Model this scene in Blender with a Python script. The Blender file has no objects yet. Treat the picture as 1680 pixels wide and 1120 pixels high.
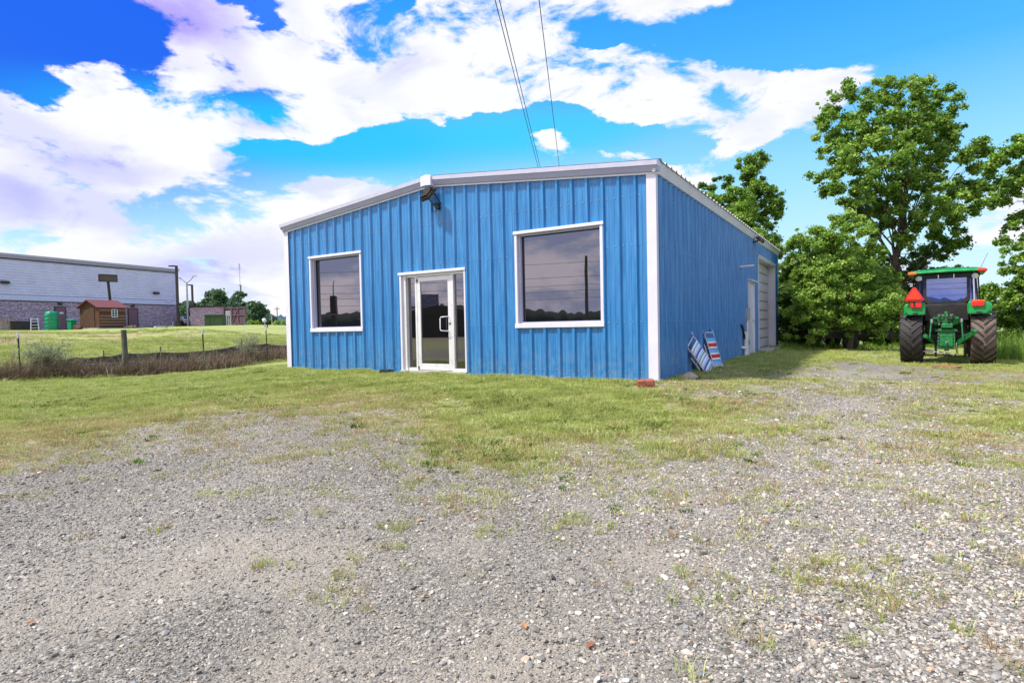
import bpy, math, random
import numpy as np
from mathutils import Vector, Matrix
random.seed(7); rng = np.random.default_rng(11)
S = bpy.context.scene; COL = S.collection
PI = math.pi
# ------------------------------------------------------------------ camera
FPX, PITCH, ROLL, YAW = 944.284, .026, -.02, -.557
CAM = np.array([12.609, -9.722, .96])
FW = np.array([math.sin(YAW)*math.cos(PITCH), math.cos(YAW)*math.cos(PITCH), -math.sin(PITCH)])
RT = np.array([math.cos(YAW), -math.sin(YAW), 0.]); UP = np.cross(RT, FW)
c_, s_ = math.cos(ROLL), math.sin(ROLL); RT, UP = c_*RT+s_*UP, -s_*RT+c_*UP
cd = bpy.data.cameras.new('camera'); cam = bpy.data.objects.new('camera', cd); COL.objects.link(cam)
cam.matrix_world = Matrix(((RT[0],UP[0],-FW[0],CAM[0]),(RT[1],UP[1],-FW[1],CAM[1]),(RT[2],UP[2],-FW[2],CAM[2]),(0,0,0,1)))
cd.lens = FPX/1680*36; cd.sensor_width = 36; cd.clip_start = .05; cd.clip_end = 5000
S.camera = cam
# ------------------------------------------------------------------ exposure, sun, sky
S.view_settings.view_transform = 'Standard'; S.view_settings.look = 'None'
S.view_settings.exposure = 0.72; S.view_settings.gamma = 1; S.view_settings.use_curve_mapping = False
S.render.engine = 'CYCLES'
S.cycles.max_bounces = 6; S.cycles.diffuse_bounces = 3; S.cycles.glossy_bounces = 3; S.cycles.transparent_max_bounces = 6
SUN_EL = math.radians(57); SDIR = Vector((-.66, -.76, 0)).normalized()
sv = Vector((SDIR.x*math.cos(SUN_EL), SDIR.y*math.cos(SUN_EL), math.sin(SUN_EL)))
ld = bpy.data.lights.new('sun', 'SUN'); ld.energy = 3.8; ld.angle = math.radians(4); ld.color = (1, .95, .86)
lo = bpy.data.objects.new('sun', ld); COL.objects.link(lo)
lo.rotation_euler = (-sv).to_track_quat('-Z', 'Y').to_euler()

def ray(u, v): return FW + RT*(u-840)/FPX - UP*(v-560)/FPX
def at(u, v, D): return Vector(CAM + ray(u, v)*D)
def sky_uv(u, v):
    d = ray(u, v); d /= np.linalg.norm(d)
    return math.atan2(d[0], d[1]), math.asin(d[2])

W = bpy.data.worlds.new('World'); S.world = W; W.use_nodes = True
nt = W.node_tree; N = nt.nodes; Lk = nt.links; N.clear()
def nn(t, **k):
    n = N.new(t)
    for a, b in k.items(): setattr(n, a, b)
    return n
def wmath(op, a, b=None, clamp=False):
    m = nn('ShaderNodeMath', operation=op, use_clamp=clamp)
    for i, x in enumerate((a, b)):
        if x is None: continue
        if isinstance(x, (int, float)): m.inputs[i].default_value = x
        else: Lk.new(x, m.inputs[i])
    return m.outputs[0]
def wmix(f, a, b):
    m = nn('ShaderNodeMix', data_type='RGBA')
    for i, x in ((0, f), (6, a), (7, b)):
        if isinstance(x, (int, float)): m.inputs[i].default_value = x
        elif isinstance(x, tuple): m.inputs[i].default_value = (*x, 1)
        else: Lk.new(x, m.inputs[i])
    return m.outputs[2]
tc = nn('ShaderNodeTexCoord'); sp = nn('ShaderNodeSeparateXYZ'); Lk.new(tc.outputs['Generated'], sp.inputs[0])
az = wmath('ARCTAN2', sp.outputs[0], sp.outputs[1]); el = wmath('ARCSINE', sp.outputs[2])
cmb = nn('ShaderNodeCombineXYZ'); Lk.new(az, cmb.inputs[0]); Lk.new(el, cmb.inputs[1])
# ragged edges: warp the blob coordinates with noise
def noise(vec, scale, detail=6, rough=.6, dist=0.):
    n = nn('ShaderNodeTexNoise'); n.inputs['Scale'].default_value = scale; n.inputs['Detail'].default_value = detail
    n.inputs['Roughness'].default_value = rough; n.inputs['Distortion'].default_value = dist
    Lk.new(vec, n.inputs['Vector']); return n
stretch = nn('ShaderNodeMapping', vector_type='POINT'); stretch.inputs['Scale'].default_value = (1, 1, 2.2)
Lk.new(tc.outputs['Generated'], stretch.inputs[0])
nz = noise(stretch.outputs[0], 6.5, 10, .62, .3)
nw = noise(stretch.outputs[0], 3.2, 7, .6)
vs = nn('ShaderNodeVectorMath', operation='SUBTRACT'); Lk.new(nw.outputs['Color'], vs.inputs[0]); vs.inputs[1].default_value = (.5, .5, .5)
vm = nn('ShaderNodeVectorMath', operation='SCALE'); Lk.new(vs.outputs[0], vm.inputs[0]); vm.inputs['Scale'].default_value = .17
va = nn('ShaderNodeVectorMath', operation='ADD'); Lk.new(cmb.outputs[0], va.inputs[0]); Lk.new(vm.outputs[0], va.inputs[1])
def blob(px, py, rx, ry, rot=0, warp=True):
    u, v = sky_uv(px, py)
    m = nn('ShaderNodeMapping', vector_type='TEXTURE')
    m.inputs['Location'].default_value = (u, v, 0); m.inputs['Rotation'].default_value = (0, 0, math.radians(-rot))
    m.inputs['Scale'].default_value = (rx/FPX, ry/FPX, 1)
    Lk.new(va.outputs[0] if warp else cmb.outputs[0], m.inputs[0])
    z = nn('ShaderNodeVectorMath', operation='MULTIPLY'); z.inputs[1].default_value = (1, 1, 0); Lk.new(m.outputs[0], z.inputs[0])
    l = nn('ShaderNodeVectorMath', operation='LENGTH'); Lk.new(z.outputs[0], l.inputs[0])
    r = nn('ShaderNodeMapRange', interpolation_type='SMOOTHSTEP'); Lk.new(l.outputs['Value'], r.inputs[0])
    r.inputs[1].default_value = 1.25; r.inputs[2].default_value = .35; r.inputs[3].default_value = 0; r.inputs[4].default_value = 1
    return r.outputs[0]
BL = [  # clouds (+) and clear gaps (-)
 (560,70,330,120,0,.9), (880,90,260,110,6,.9), (250,205,330,75,-8,.9), (640,140,300,50,0,.7), (100,300,420,150,0,.8), (330,130,140,70,0,.7),
 (1040,140,240,48,-3,.9), (1200,170,190,40,4,1.1), (1370,150,90,24,0,.7), (1215,222,90,16,-25,.7), (1150,25,75,45,0,1.), (1010,20,90,30,0,.7),
 (600,310,210,36,-12,.8), (1025,252,55,14,0,.9), (1125,285,80,20,0,.8), (905,240,34,30,0,.7), (1650,345,110,55,0,.55), (1240,300,90,22,0,.5),
 (330,470,420,70,0,.45), (1330,320,60,14,0,.4), (560,195,60,14,20,.5),
 (60,55,185,84,-8,-2.4), (425,8,70,22,0,-1.6), (650,20,26,12,0,-1.2), (430,238,180,28,2,-1.5), (640,222,100,34,0,-1.25), (800,222,120,24,-3,-1.1), (950,215,100,22,0,-1.1),
 (1000,70,90,16,0,-1.5), (1480,40,320,80,4,-1.9), (1300,60,110,36,0,-1.), (1450,290,240,110,0,-.9), (1060,225,150,22,0,-.8), (850,275,230,26,0,-.6), (560,285,280,20,0,-.7), (420,300,120,30,8,-.5), (200,345,60,20,0,-.4),
]
dens = wmath('MULTIPLY', wmath('SUBTRACT', nz.outputs['Fac'], .5), 4.2)
nzs = dens; dens = wmath('ADD', dens, .05)
for px, py, rx, ry, rot, w in BL:
    dens = wmath('ADD', dens, wmath('MULTIPLY', blob(px, py, rx, ry, rot), w))
dens = wmath('ADD', wmath('MINIMUM', wmath('SUBTRACT', dens, nzs), .56), nzs)
mr = nn('ShaderNodeMapRange', interpolation_type='SMOOTHSTEP'); Lk.new(dens, mr.inputs[0]); mr.inputs[1].default_value = .02; mr.inputs[2].default_value = .52
cmask = mr.outputs[0]
# blue of the clear air by elevation
cr = nn('ShaderNodeValToRGB'); Lk.new(wmath('MULTIPLY', el, 1.8), cr.inputs[0])
stops = [(0, (.62, .74, .86)), (.18, (.46, .70, .86)), (.42, (.25, .58, .84)), (.66, (.06, .38, .80)), (.95, (.012, .25, .74)), (1, (.012, .23, .70))]
e = cr.color_ramp.elements
while len(e) < len(stops): e.new(.5)
for q, (p_, c) in zip(e, stops): q.position = p_; q.color = (*c, 1)
blue = cr.outputs[0]
blue = wmix(wmath('MULTIPLY', blob(60, 30, 420, 230, 0, False), .95), blue, (.0, .085, .68))
blue = wmix(wmath('MULTIPLY', blob(440, 0, 130, 60, 0, False), .7), blue, (.03, .16, .78))
blue = wmix(wmath('MULTIPLY', blob(500, 225, 380, 60, 0, False), .85), blue, (.0, .44, .78))
blue = wmix(wmath('MULTIPLY', blob(900, 220, 200, 40, 0, False), .6), blue, (.01, .50, .82))
sky = nn('ShaderNodeTexSky', sky_type='NISHITA'); sky.sun_disc = False; sky.sun_elevation = SUN_EL
sky.sun_rotation = math.atan2(sv.x, sv.y); sky.air_density = 1; sky.dust_density = .6
# cloud colour: bright tops, lavender-grey bodies
nc = noise(stretch.outputs[0], 4.6, 8, .6, .5)
shade = nn('ShaderNodeMapRange', interpolation_type='SMOOTHSTEP'); Lk.new(nc.outputs['Fac'], shade.inputs[0]); shade.inputs[1].default_value = .50; shade.inputs[2].default_value = .66
left = blob(90, 350, 520, 260, 0, False)
behind = nn('ShaderNodeMapRange', interpolation_type='SMOOTHSTEP'); Lk.new(sp.outputs[1], behind.inputs[0]); behind.inputs[1].default_value = .1; behind.inputs[2].default_value = -.5
shf = wmath('MULTIPLY', shade.outputs[0], wmath('ADD', .50, wmath('MULTIPLY', left, .5)), True)
ccol = wmix(shf, (.76, .76, .80), (.52, .57, .74))
sh2 = None
for q in ((60,205,130,34,12,.9), (170,268,110,22,0,.9), (150,335,120,42,5,1.), (10,330,60,50,0,.9), (400,125,42,80,0,.6), (275,105,60,14,-15,.6), (380,430,130,34,0,.7), (440,180,60,14,0,.5), (250,440,200,30,0,.35), (670,110,50,22,-20,.3)):
    t_ = wmath('MULTIPLY', blob(*q[:5]), q[5]); sh2 = t_ if sh2 is None else wmath('ADD', sh2, t_)
sh2 = wmath('MULTIPLY', sh2, wmath('ADD', .45, wmath('MULTIPLY', shade.outputs[0], .8)), True)
ccol = wmix(sh2, ccol, (.33, .34, .70))
ccol = wmix(wmath('MULTIPLY', blob(270, 20, 120, 40, 0), .8), ccol, (.28, .20, .72))
sb = nn('ShaderNodeMapRange', interpolation_type='SMOOTHSTEP'); Lk.new(nz.outputs['Fac'], sb.inputs[0]); sb.inputs[1].default_value = .40; sb.inputs[2].default_value = .60
warm = wmix(sb.outputs[0], (1.70, 1.42, 1.45), (.62, .66, .98))
ccol = wmix(behind.outputs[0], ccol, warm)
cm2 = wmath('MAXIMUM', cmask, wmath('MULTIPLY', behind.outputs[0], .75))
final = wmix(cm2, blue, ccol)
sc = nn('ShaderNodeVectorMath', operation='SCALE'); Lk.new(final, sc.inputs[0]); sc.inputs['Scale'].default_value = 8.3
final = wmix(.94, sky.outputs[0], sc.outputs[0])
bg = nn('ShaderNodeBackground'); bg.inputs['Strength'].default_value = .1; Lk.new(final, bg.inputs[0])
wo = nn('ShaderNodeOutputWorld'); Lk.new(bg.outputs[0], wo.inputs[0])
W.cycles.sampling_method = 'MANUAL'; W.cycles.sample_map_resolution = 512

# ------------------------------------------------------------------ materials
def newmat(name):
    m = bpy.data.materials.new(name); m.use_nodes = True; m.node_tree.nodes.clear(); return m
class NB:
    def __init__(s, m): s.t = m.node_tree
    def n(s, ty, ins=None, **k):
        x = s.t.nodes.new(ty)
        for a, b in k.items(): setattr(x, a, b)
        for a, b in (ins or {}).items():
            i = x.inputs[a]
            if hasattr(b, 'links'): s.t.links.new(b, i)
            elif isinstance(b, tuple) and len(b) == 3 and i.type == 'RGBA': i.default_value = (*b, 1)
            else: i.default_value = b
        return x
    def mix(s, f, a, b, bt='MIX'): return s.n('ShaderNodeMix', {0: f, 6: a, 7: b}, data_type='RGBA', blend_type=bt).outputs[2]
    def ma(s, op, a, b=0., clamp=False): return s.n('ShaderNodeMath', {0: a, 1: b}, operation=op, use_clamp=clamp).outputs[0]
    def mr(s, v, a, b, c=0., d=1.): return s.n('ShaderNodeMapRange', {0: v, 1: a, 2: b, 3: c, 4: d}, interpolation_type='SMOOTHSTEP').outputs[0]
    def noise(s, v, sc, det=4, r=.6): return s.n('ShaderNodeTexNoise', {'Vector': v, 'Scale': sc, 'Detail': det, 'Roughness': r}).outputs[0]
    def out(s, sh): s.n('ShaderNodeOutputMaterial', {0: sh})
def mat(name, col, rough=.6, metal=0, var=.15, scale=6, dirt=None, dirt_amt=.3, bump=0, bscale=60, spec=.5, stretch=(1, 1, 1), coat=0):
    m = newmat(name); b = NB(m)
    g = b.n('ShaderNodeTexCoord').outputs['Object']
    g = b.n('ShaderNodeMapping', {0: g, 'Scale': stretch}).outputs[0]
    n1 = b.noise(g, scale, 5)
    c = b.mix(b.mr(n1, .3, .7), tuple(x*(1-var) for x in col), tuple(min(1, x*(1+var)) for x in col))
    if dirt: c = b.mix(b.ma('MULTIPLY', b.mr(b.noise(g, scale*.6, 8, .7), .5, .75), dirt_amt), c, dirt)
    ins = {'Base Color': c, 'Roughness': b.mr(n1, .2, .8, max(rough-.08, 0), min(1, rough+.1)), 'Metallic': metal, 'Specular IOR Level': spec, 'Coat Weight': coat}
    if bump: ins['Normal'] = b.n('ShaderNodeBump', {'Strength': bump, 'Distance': .02, 'Height': b.noise(g, bscale, 4)}).outputs[0]
    b.out(b.n('ShaderNodeBsdfPrincipled', ins).outputs[0]); return m
M = {}
def blue_metal():
    m = newmat('blue_painted_steel'); b = NB(m); g = b.n('ShaderNodeTexCoord').outputs['Object']
    st = b.n('ShaderNodeMapping', {0: g, 'Scale': (9, 9, .5)}).outputs[0]
    c = b.mix(b.mr(b.noise(st, 2.2, 5), .3, .7), (.013, .140, .37), (.040, .235, .51))
    c = b.mix(b.ma('MULTIPLY', b.mr(b.noise(g, .8, 4), .4, .75), .25), c, (.06, .27, .56))
    z = b.n('ShaderNodeSeparateXYZ', {0: g}).outputs[2]
    low = b.ma('MULTIPLY', b.mr(z, .9, .0), b.mr(b.noise(g, 7, 6), .35, .75))
    c = b.mix(b.ma('MULTIPLY', low, .62), c, (.16, .26, .36))
    spk = b.mr(b.noise(g, 26, 3, .5), .72, .76)
    c = b.mix(b.ma('MULTIPLY', spk, .35), c, (.35, .5, .6))
    wv = b.n('ShaderNodeBump', {'Strength': .35, 'Distance': .02, 'Height': b.noise(g, 1.6, 2)}).outputs[0]
    b.out(b.n('ShaderNodeBsdfPrincipled', {'Base Color': c, 'Roughness': .25, 'Specular IOR Level': .6, 'Normal': wv}).outputs[0]); return m
M['blue'] = blue_metal()
M['white'] = mat('white_painted_trim', (.64, .63, .70), .38, var=.04, dirt=(.42, .39, .36), dirt_amt=.3, scale=2.5)
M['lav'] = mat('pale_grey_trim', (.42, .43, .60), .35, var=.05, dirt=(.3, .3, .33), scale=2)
M['lilac'] = mat('light_lilac_trim', (.62, .62, .77), .35, var=.04)
M['shadelog'] = mat('shaded_log_gable', (.065, .028, .010), .8, var=.3, scale=4)  # shade of the gable end put into a darker brown than the long side
M['gateslat'] = mat('dusky_gate_slat', (.085, .065, .09), .6)
M['alu'] = mat('door_aluminium', (.72, .72, .72), .32, .25, var=.04)
M['roof'] = mat('grey_roof_steel', (.30, .31, .33), .45, .3, var=.15, dirt=(.12, .1, .08))
M['rust'] = mat('rusty_steel', (.12, .055, .03), .85, .2, var=.4, scale=20)
M['black'] = mat('black_plastic', (.015, .015, .016), .5, var=.3)
M['rubber'] = mat('black_tyre_rubber', (.026, .022, .022), .7, var=.3, dirt=(.11, .085, .065), dirt_amt=.5, scale=5, bump=.3)
M['mudrubber'] = mat('muddy_tyre_rubber', (.13, .095, .075), .85, var=.35, dirt=(.34, .26, .20), dirt_amt=.8, scale=5, bump=.8, bscale=25)
M['green'] = mat('tractor_green_paint', (.012, .26, .055), .28, var=.12, dirt=(.10, .12, .06), dirt_amt=.25, coat=.4)
M['grime'] = mat('greasy_green_iron', (.010, .17, .04), .4, .1, var=.4, scale=16, dirt=(.035, .03, .02), dirt_amt=.9)
M['yellow'] = mat('yellow_rim_paint', (.75, .5, .03), .4)
M['dark'] = mat('dark_cast_iron', (.025, .025, .024), .55, .4, var=.4, dirt=(.09, .07, .05))
M['steel'] = mat('bright_steel', (.6, .6, .6), .22, .9, var=.1)
M['concrete'] = mat('concrete', (.42, .40, .36), .9, var=.2, bump=.3)
M['galv'] = mat('galvanised_steel', (.42, .43, .45), .4, .6, var=.12)
M['pvc'] = mat('white_pvc', (.72, .72, .70), .4, var=.05)
M['bark'] = mat('tree_bark', (.075, .058, .042), .9, var=.45, scale=8, bump=.8, bscale=22, stretch=(1, 1, .3))
M['wood'] = mat('weathered_wood', (.13, .12, .075), .85, var=.4, scale=9, bump=.5, stretch=(1, 1, .15))
M['board'] = mat('old_board', (.33, .25, .17), .85, var=.3, scale=8, bump=.4, stretch=(1, .2, 1))
M['brick'] = mat('red_brick', (.30, .085, .05), .9, var=.25, scale=14, dirt=(.45, .30, .25), dirt_amt=.5, bump=.8, bscale=40)
M['stone'] = mat('tan_fieldstone', (.40, .33, .25), .9, var=.25, scale=8, dirt=(.2, .17, .13), bump=.8, bscale=20)
M['fabric_black'] = mat('black_silt_fabric', (.05, .034, .027), .85, var=.5, bump=.5, bscale=15)
def emis_free(name, col, rough=.15): return mat(name, col, rough, var=.08, scale=20, coat=.6)
M['red'] = emis_free('red_lens', (.75, .02, .01)); M['orange'] = emis_free('orange_lens', (.85, .14, .01)); M['lamp'] = emis_free('clear_lens', (.7, .72, .75), .1)
def glassmat(name, base=(.006, .006, .006), ior=2.2, tint=(.95, .88, .90), rough=.01):
    m = newmat(name); b = NB(m); g = b.n('ShaderNodeTexCoord').outputs['Object']
    bp = b.n('ShaderNodeBump', {'Strength': .015, 'Distance': .01, 'Height': b.noise(g, 2.5, 1)}).outputs[0]
    spk = b.mr(b.noise(g, 70, 2, .5), .74, .78)
    b.out(b.n('ShaderNodeBsdfPrincipled', {'Base Color': b.mix(b.ma('MULTIPLY', spk, .25), base, (.25, .2, .1)), 'Roughness': rough, 'IOR': ior, 'Specular Tint': (*tint, 1), 'Normal': bp}).outputs[0]); return m
M['glass'] = glassmat('tinted_window_glass', ior=2.6, tint=(.92, .90, 1.))
M['cabglass'] = glassmat('tractor_cab_glass', (.03, .05, .16), 3.2, (.50, .58, 1.))
M['siding'] = mat('lavender_steel_siding', (.62, .58, .78), .45, .1, var=.06, scale=1)
M['band'] = mat('pale_blue_band', (.56, .54, .78), .5, var=.05)
M['cop'] = mat('parapet_coping', (.42, .37, .50), .5, var=.06)
M['maroon'] = mat('maroon_painted_door', (.17, .075, .105), .5, var=.1)
M['bronze'] = mat('dark_bronze_metal', (.030, .022, .018), .5, .2, var=.2)
M['greenp'] = mat('green_plastic', (.012, .30, .14), .4, var=.15)
M['boxgreen'] = mat('dark_green_cabinet', (.022, .055, .012), .5, var=.15)
M['shedroof'] = mat('maroon_shingle', (.15, .04, .045), .8, var=.25, scale=12, bump=.5)
M['log'] = mat('brown_log_siding', (.11, .038, .018), .7, var=.3, scale=4, stretch=(1, .3, 3))
M['chink'] = mat('pale_chinking', (.45, .33, .25), .8)
def brickwall():
    m = newmat('mottled_brick_wall'); b = NB(m); g = b.n('ShaderNodeTexCoord').outputs['Object']
    s = b.n('ShaderNodeSeparateXYZ', {0: g}); v = b.n('ShaderNodeCombineXYZ', {0: b.ma('ADD', s.outputs[0], s.outputs[1]), 1: s.outputs[2]}).outputs[0]
    br = b.n('ShaderNodeTexBrick', {'Vector': v, 'Color1': (.30, .18, .25), 'Color2': (.56, .42, .54), 'Mortar': (.62, .56, .64), 'Scale': 1., 'Mortar Size': .014, 'Brick Width': .4, 'Row Height': .13, 'Bias': -.1})
    c = b.mix(b.mr(b.noise(v, 6, 3), .35, .7), br.outputs[0], (.22, .15, .22))
    b.out(b.n('ShaderNodeBsdfPrincipled', {'Base Color': c, 'Roughness': .9, 'Normal': b.n('ShaderNodeBump', {'Strength': .5, 'Distance': .02, 'Height': br.outputs[1]}).outputs[0]}).outputs[0]); return m
M['brickwall'] = brickwall()
def leafmat(name, cols, trans=.35):
    m = newmat(name); b = NB(m)
    a = b.n('ShaderNodeAttribute', attribute_name='tone').outputs['Fac']
    r = b.n('ShaderNodeValToRGB', {0: a}); el_ = r.color_ramp.elements
    while len(el_) < len(cols): el_.new(.5)
    for i, (q, c) in enumerate(zip(el_, cols)): q.position = i/(len(cols)-1); q.color = (*c, 1)
    p = b.n('ShaderNodeBsdfPrincipled', {'Base Color': r.outputs[0], 'Roughness': .5, 'Specular IOR Level': .35})
    tcol = b.mix(.5, r.outputs[0], (.22, .42, .02))
    t = b.n('ShaderNodeBsdfTranslucent', {0: tcol})
    b.out(b.n('ShaderNodeMixShader', {0: trans, 1: p.outputs[0], 2: t.outputs[0]}).outputs[0]); return m
M['leaf_mid'] = leafmat('mid_green_leaves', [(.03, .075, .012), (.11, .22, .028), (.22, .36, .05), (.40, .56, .11)])
M['leaf_bright'] = leafmat('bright_green_leaves', [(.06, .13, .018), (.17, .31, .04), (.30, .46, .075), (.48, .62, .16)], .45)
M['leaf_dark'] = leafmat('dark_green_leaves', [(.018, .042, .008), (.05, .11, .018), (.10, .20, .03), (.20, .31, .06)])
M['leaf_far'] = leafmat('distant_green_leaves', [(.035, .07, .05), (.06, .12, .07), (.09, .16, .08)], .2)
M['leaf_grey'] = leafmat('grey_green_weed_leaves', [(.22, .19, .14), (.36, .33, .24), (.30, .36, .16), (.55, .50, .42)])
M['grassblade'] = None
M['twig'] = leafmat('dry_brown_stems', [(.045, .020, .014), (.11, .052, .036), (.21, .11, .075), (.50, .38, .28)], .1)

# ------------------------------------------------------------------ mesh helpers
class MB:
    def __init__(s): s.v = []; s.f = []; s.sm = []
    def add(s, vs, fs, smooth=False):
        o = len(s.v); s.v += [tuple(x) for x in vs]; s.f += [[i+o for i in f] for f in fs]; s.sm += [smooth]*len(fs); return s
    def box(s, c, d, rot=None, taper=1.):
        x, y, z = d[0]/2, d[1]/2, d[2]/2
        vs = [Vector((sx*x*(taper if sz > 0 else 1), sy*y*(taper if sz > 0 else 1), sz*z)) for sz in (-1, 1) for sx, sy in ((-1,-1),(1,-1),(1,1),(-1,1))]
        if rot is not None: vs = [rot @ v for v in vs]
        c = Vector(c); return s.add([v+c for v in vs], [(3,2,1,0),(4,5,6,7),(0,1,5,4),(1,2,6,5),(2,3,7,6),(3,0,4,7)])
    def b2(s, a, b): return s.box([(p+q)/2 for p, q in zip(a, b)], [abs(q-p) for p, q in zip(a, b)])
    def bar(s, p, q, w, h=None, up=(0, 0, 1)):
        p, q = Vector(p), Vector(q); h = h or w; d = (q-p); L = d.length; d.normalize()
        u = Vector(up); 
        if abs(d.dot(u)) > .98: u = Vector((1, 0, 0))
        r = d.cross(u).normalized(); u = r.cross(d)
        return s.box((p+q)/2, (w, L, h), Matrix((r, d, u)).transposed())
    def tube(s, pts, r, n=8, caps=True, smooth=True):
        pts = [Vector(p) for p in pts]; rs = r if isinstance(r, (list, tuple)) else [r]*len(pts); vs = []; fs = []
        for i, p in enumerate(pts):
            d = (pts[min(i+1, len(pts)-1)]-pts[max(i-1, 0)]).normalized()
            a = d.cross(Vector((.13, .21, 1)) if abs(d.z) < .95 else Vector((1, 0, 0))).normalized(); b = d.cross(a)
            for k in range(n):
                t = 2*PI*k/n; vs.append(p+(a*math.cos(t)+b*math.sin(t))*rs[i])
        for i in range(len(pts)-1):
            for k in range(n): fs.append((i*n+k, i*n+(k+1) % n, (i+1)*n+(k+1) % n, (i+1)*n+k))
        s.add(vs, fs, smooth)
        if caps: s.add([vs[k] for k in range(n)], [tuple(range(n))]); s.add(vs[-n:], [tuple(range(n))[::-1]])
        return s
    def cyl(s, p, q, r, n=16): return s.tube([p, q], r, n)
    def lathe(s, c, axis, prof, n=24, smooth=True):   # prof: (radius, offset along axis)
        c = Vector(c); ax = Vector(axis).normalized(); a = ax.cross(Vector((0, 0, 1)) if abs(ax.z) < .9 else Vector((1, 0, 0))).normalized(); b = ax.cross(a)
        vs = []; fs = []
        for r, o in prof:
            for k in range(n): t = 2*PI*k/n; vs.append(c+ax*o+(a*math.cos(t)+b*math.sin(t))*r)
        for i in range(len(prof)-1):
            for k in range(n): fs.append((i*n+k, i*n+(k+1) % n, (i+1)*n+(k+1) % n, (i+1)*n+k))
        return s.add(vs, fs, smooth)
    def prism(s, poly, ax):      # poly of 3D points extruded by vector ax
        a = Vector(ax); n = len(poly); p = [Vector(q) for q in poly]
        return s.add(p+[q+a for q in p], [tuple(range(n))[::-1], tuple(range(n, 2*n))]+[(i, (i+1) % n, (i+1) % n+n, i+n) for i in range(n)])
    def build(s, name, m, parent=None, bevel=0, kind=None, label=None, loc=None):
        me = bpy.data.meshes.new(name); me.from_pydata(s.v, [], s.f); me.polygons.foreach_set('use_smooth', s.sm)
        me.materials.append(M[m] if isinstance(m, str) else m); me.update()
        o = bpy.data.objects.new(name, me); COL.objects.link(o)
        if parent is not None: o.parent = parent
        if loc is not None: o.location = loc
        if bevel:
            md = o.modifiers.new('bevel', 'BEVEL'); md.width = bevel; md.segments = 2; md.limit_method = 'ANGLE'
        if kind: o['kind'] = kind
        if label: o['label'] = label
        return o
def tag(o, label=None, cat=None, group=None, kind=None):
    for k, v in (('label', label), ('category', cat), ('group', group), ('kind', kind)):
        if v: o[k] = v
    return o
def thing(name, label, cat, loc=(0, 0, 0), rz=0, group=None):
    o = bpy.data.objects.new(name, None); COL.objects.link(o); o.location = loc; o.rotation_euler.z = rz; o.empty_display_size = .2
    return tag(o, label, cat, group)
def copy_tree(o, parent=None):
    c = o.copy(); COL.objects.link(c); c.parent = parent
    for ch in list(o.children): copy_tree(ch, c)
    return c
def npmesh(name, V, F, m, parent=None, tone=None, kind=None, nside=4):
    me = bpy.data.meshes.new(name); n = len(F)
    me.vertices.add(len(V)); me.vertices.foreach_set('co', np.asarray(V, 'f').ravel())
    me.loops.add(n*nside); me.loops.foreach_set('vertex_index', np.asarray(F, 'i').ravel())
    me.polygons.add(n); me.polygons.foreach_set('loop_start', np.arange(0, n*nside, nside, dtype='i'))
    me.update(calc_edges=True)
    if tone is not None:
        a = me.attributes.new('tone', 'FLOAT', 'FACE'); a.data.foreach_set('value', np.asarray(tone, 'f'))
    me.materials.append(M[m] if isinstance(m, str) else m)
    o = bpy.data.objects.new(name, me); COL.objects.link(o)
    if parent is not None: o.parent = parent
    if kind: o['kind'] = kind
    return o

# ------------------------------------------------------------------ ground
FT = .3048; X0, X1, DEEP, ZE, ZR, XR = -.324, 9.479, 15.257, 3.55, 4.03, 4.58
CP = []   # ground height control points x, y, z
for x in (-.3, 2.3, 4.6, 7, 9.5): CP.append((x, 0, -.035))
for y in (3, 7, 11, 15): CP.append((9.5, y, -.03)); CP.append((-.3, y, -.06))
CP += [(4.5, 8, -.05), (4.5, 15, -.05)]
for x, y, z in [(3, -1.6, -.10), (7, -1.6, -.10), (9.7, -.8, -.09), (4, -3.5, -.26), (8, -3.5, -.28), (11, -3, -.28), (12.6, -7, -.47), (12.6, -10, -.5), (10, -8, -.47), (15, -7, -.46), (6, -7, -.42), (2, -6, -.36), (13, -1, -.33), (16, -2, -.38), (18, 3, -.36), (13, 4, -.26), (14.3, 9, -.30), (11, 3, -.14), (11, 8, -.10), (11.6, 12, -.12), (17, 10, -.32), (16, 15, -.3), (20, 10, -.4), (12, 18, -.2), (18, 25, -.4), (9, 20, -.15), (20, -12, -.55), (12, -20, -.6), (0, -15, -.5), (0, -3, -.20), (-3, -3, -.24), (-5.5, -1.6, -.24), (-6.6, -3.7, -.19), (-5.5, .7, -.2), (-6, 3.4, -.12), (-6, 8, -.05), (-9, -12, -.3), (-4, -9, -.34), (-12, 0, -.02), (-12, 6, .1), (-12, -6, -.05), (-20, 0, .55), (-20, 8, .65), (-20, 16, .5), (-30, 2, 1.2), (-30, 12, 1.25), (-30, 22, 1.2), (-38, 5, 1.42), (-38, 14, 1.45), (-42, 25, 1.65), (-50, 9, 1.44), (-52, 25, 1.72), (-48, 32, 1.6), (-60, 60, 1.7), (-100, 30, 1.8), (-100, 100, 1.8), (-30, 60, 1.5), (-20, 40, 1.2), (60, 60, -.4), (60, -60, -.6), (0, -60, -.4), (-60, -60, .5), (0, 40, .3), (30, 30, -.4)]: CP.append((x, y, z))
CPA = np.array(CP)
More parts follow.
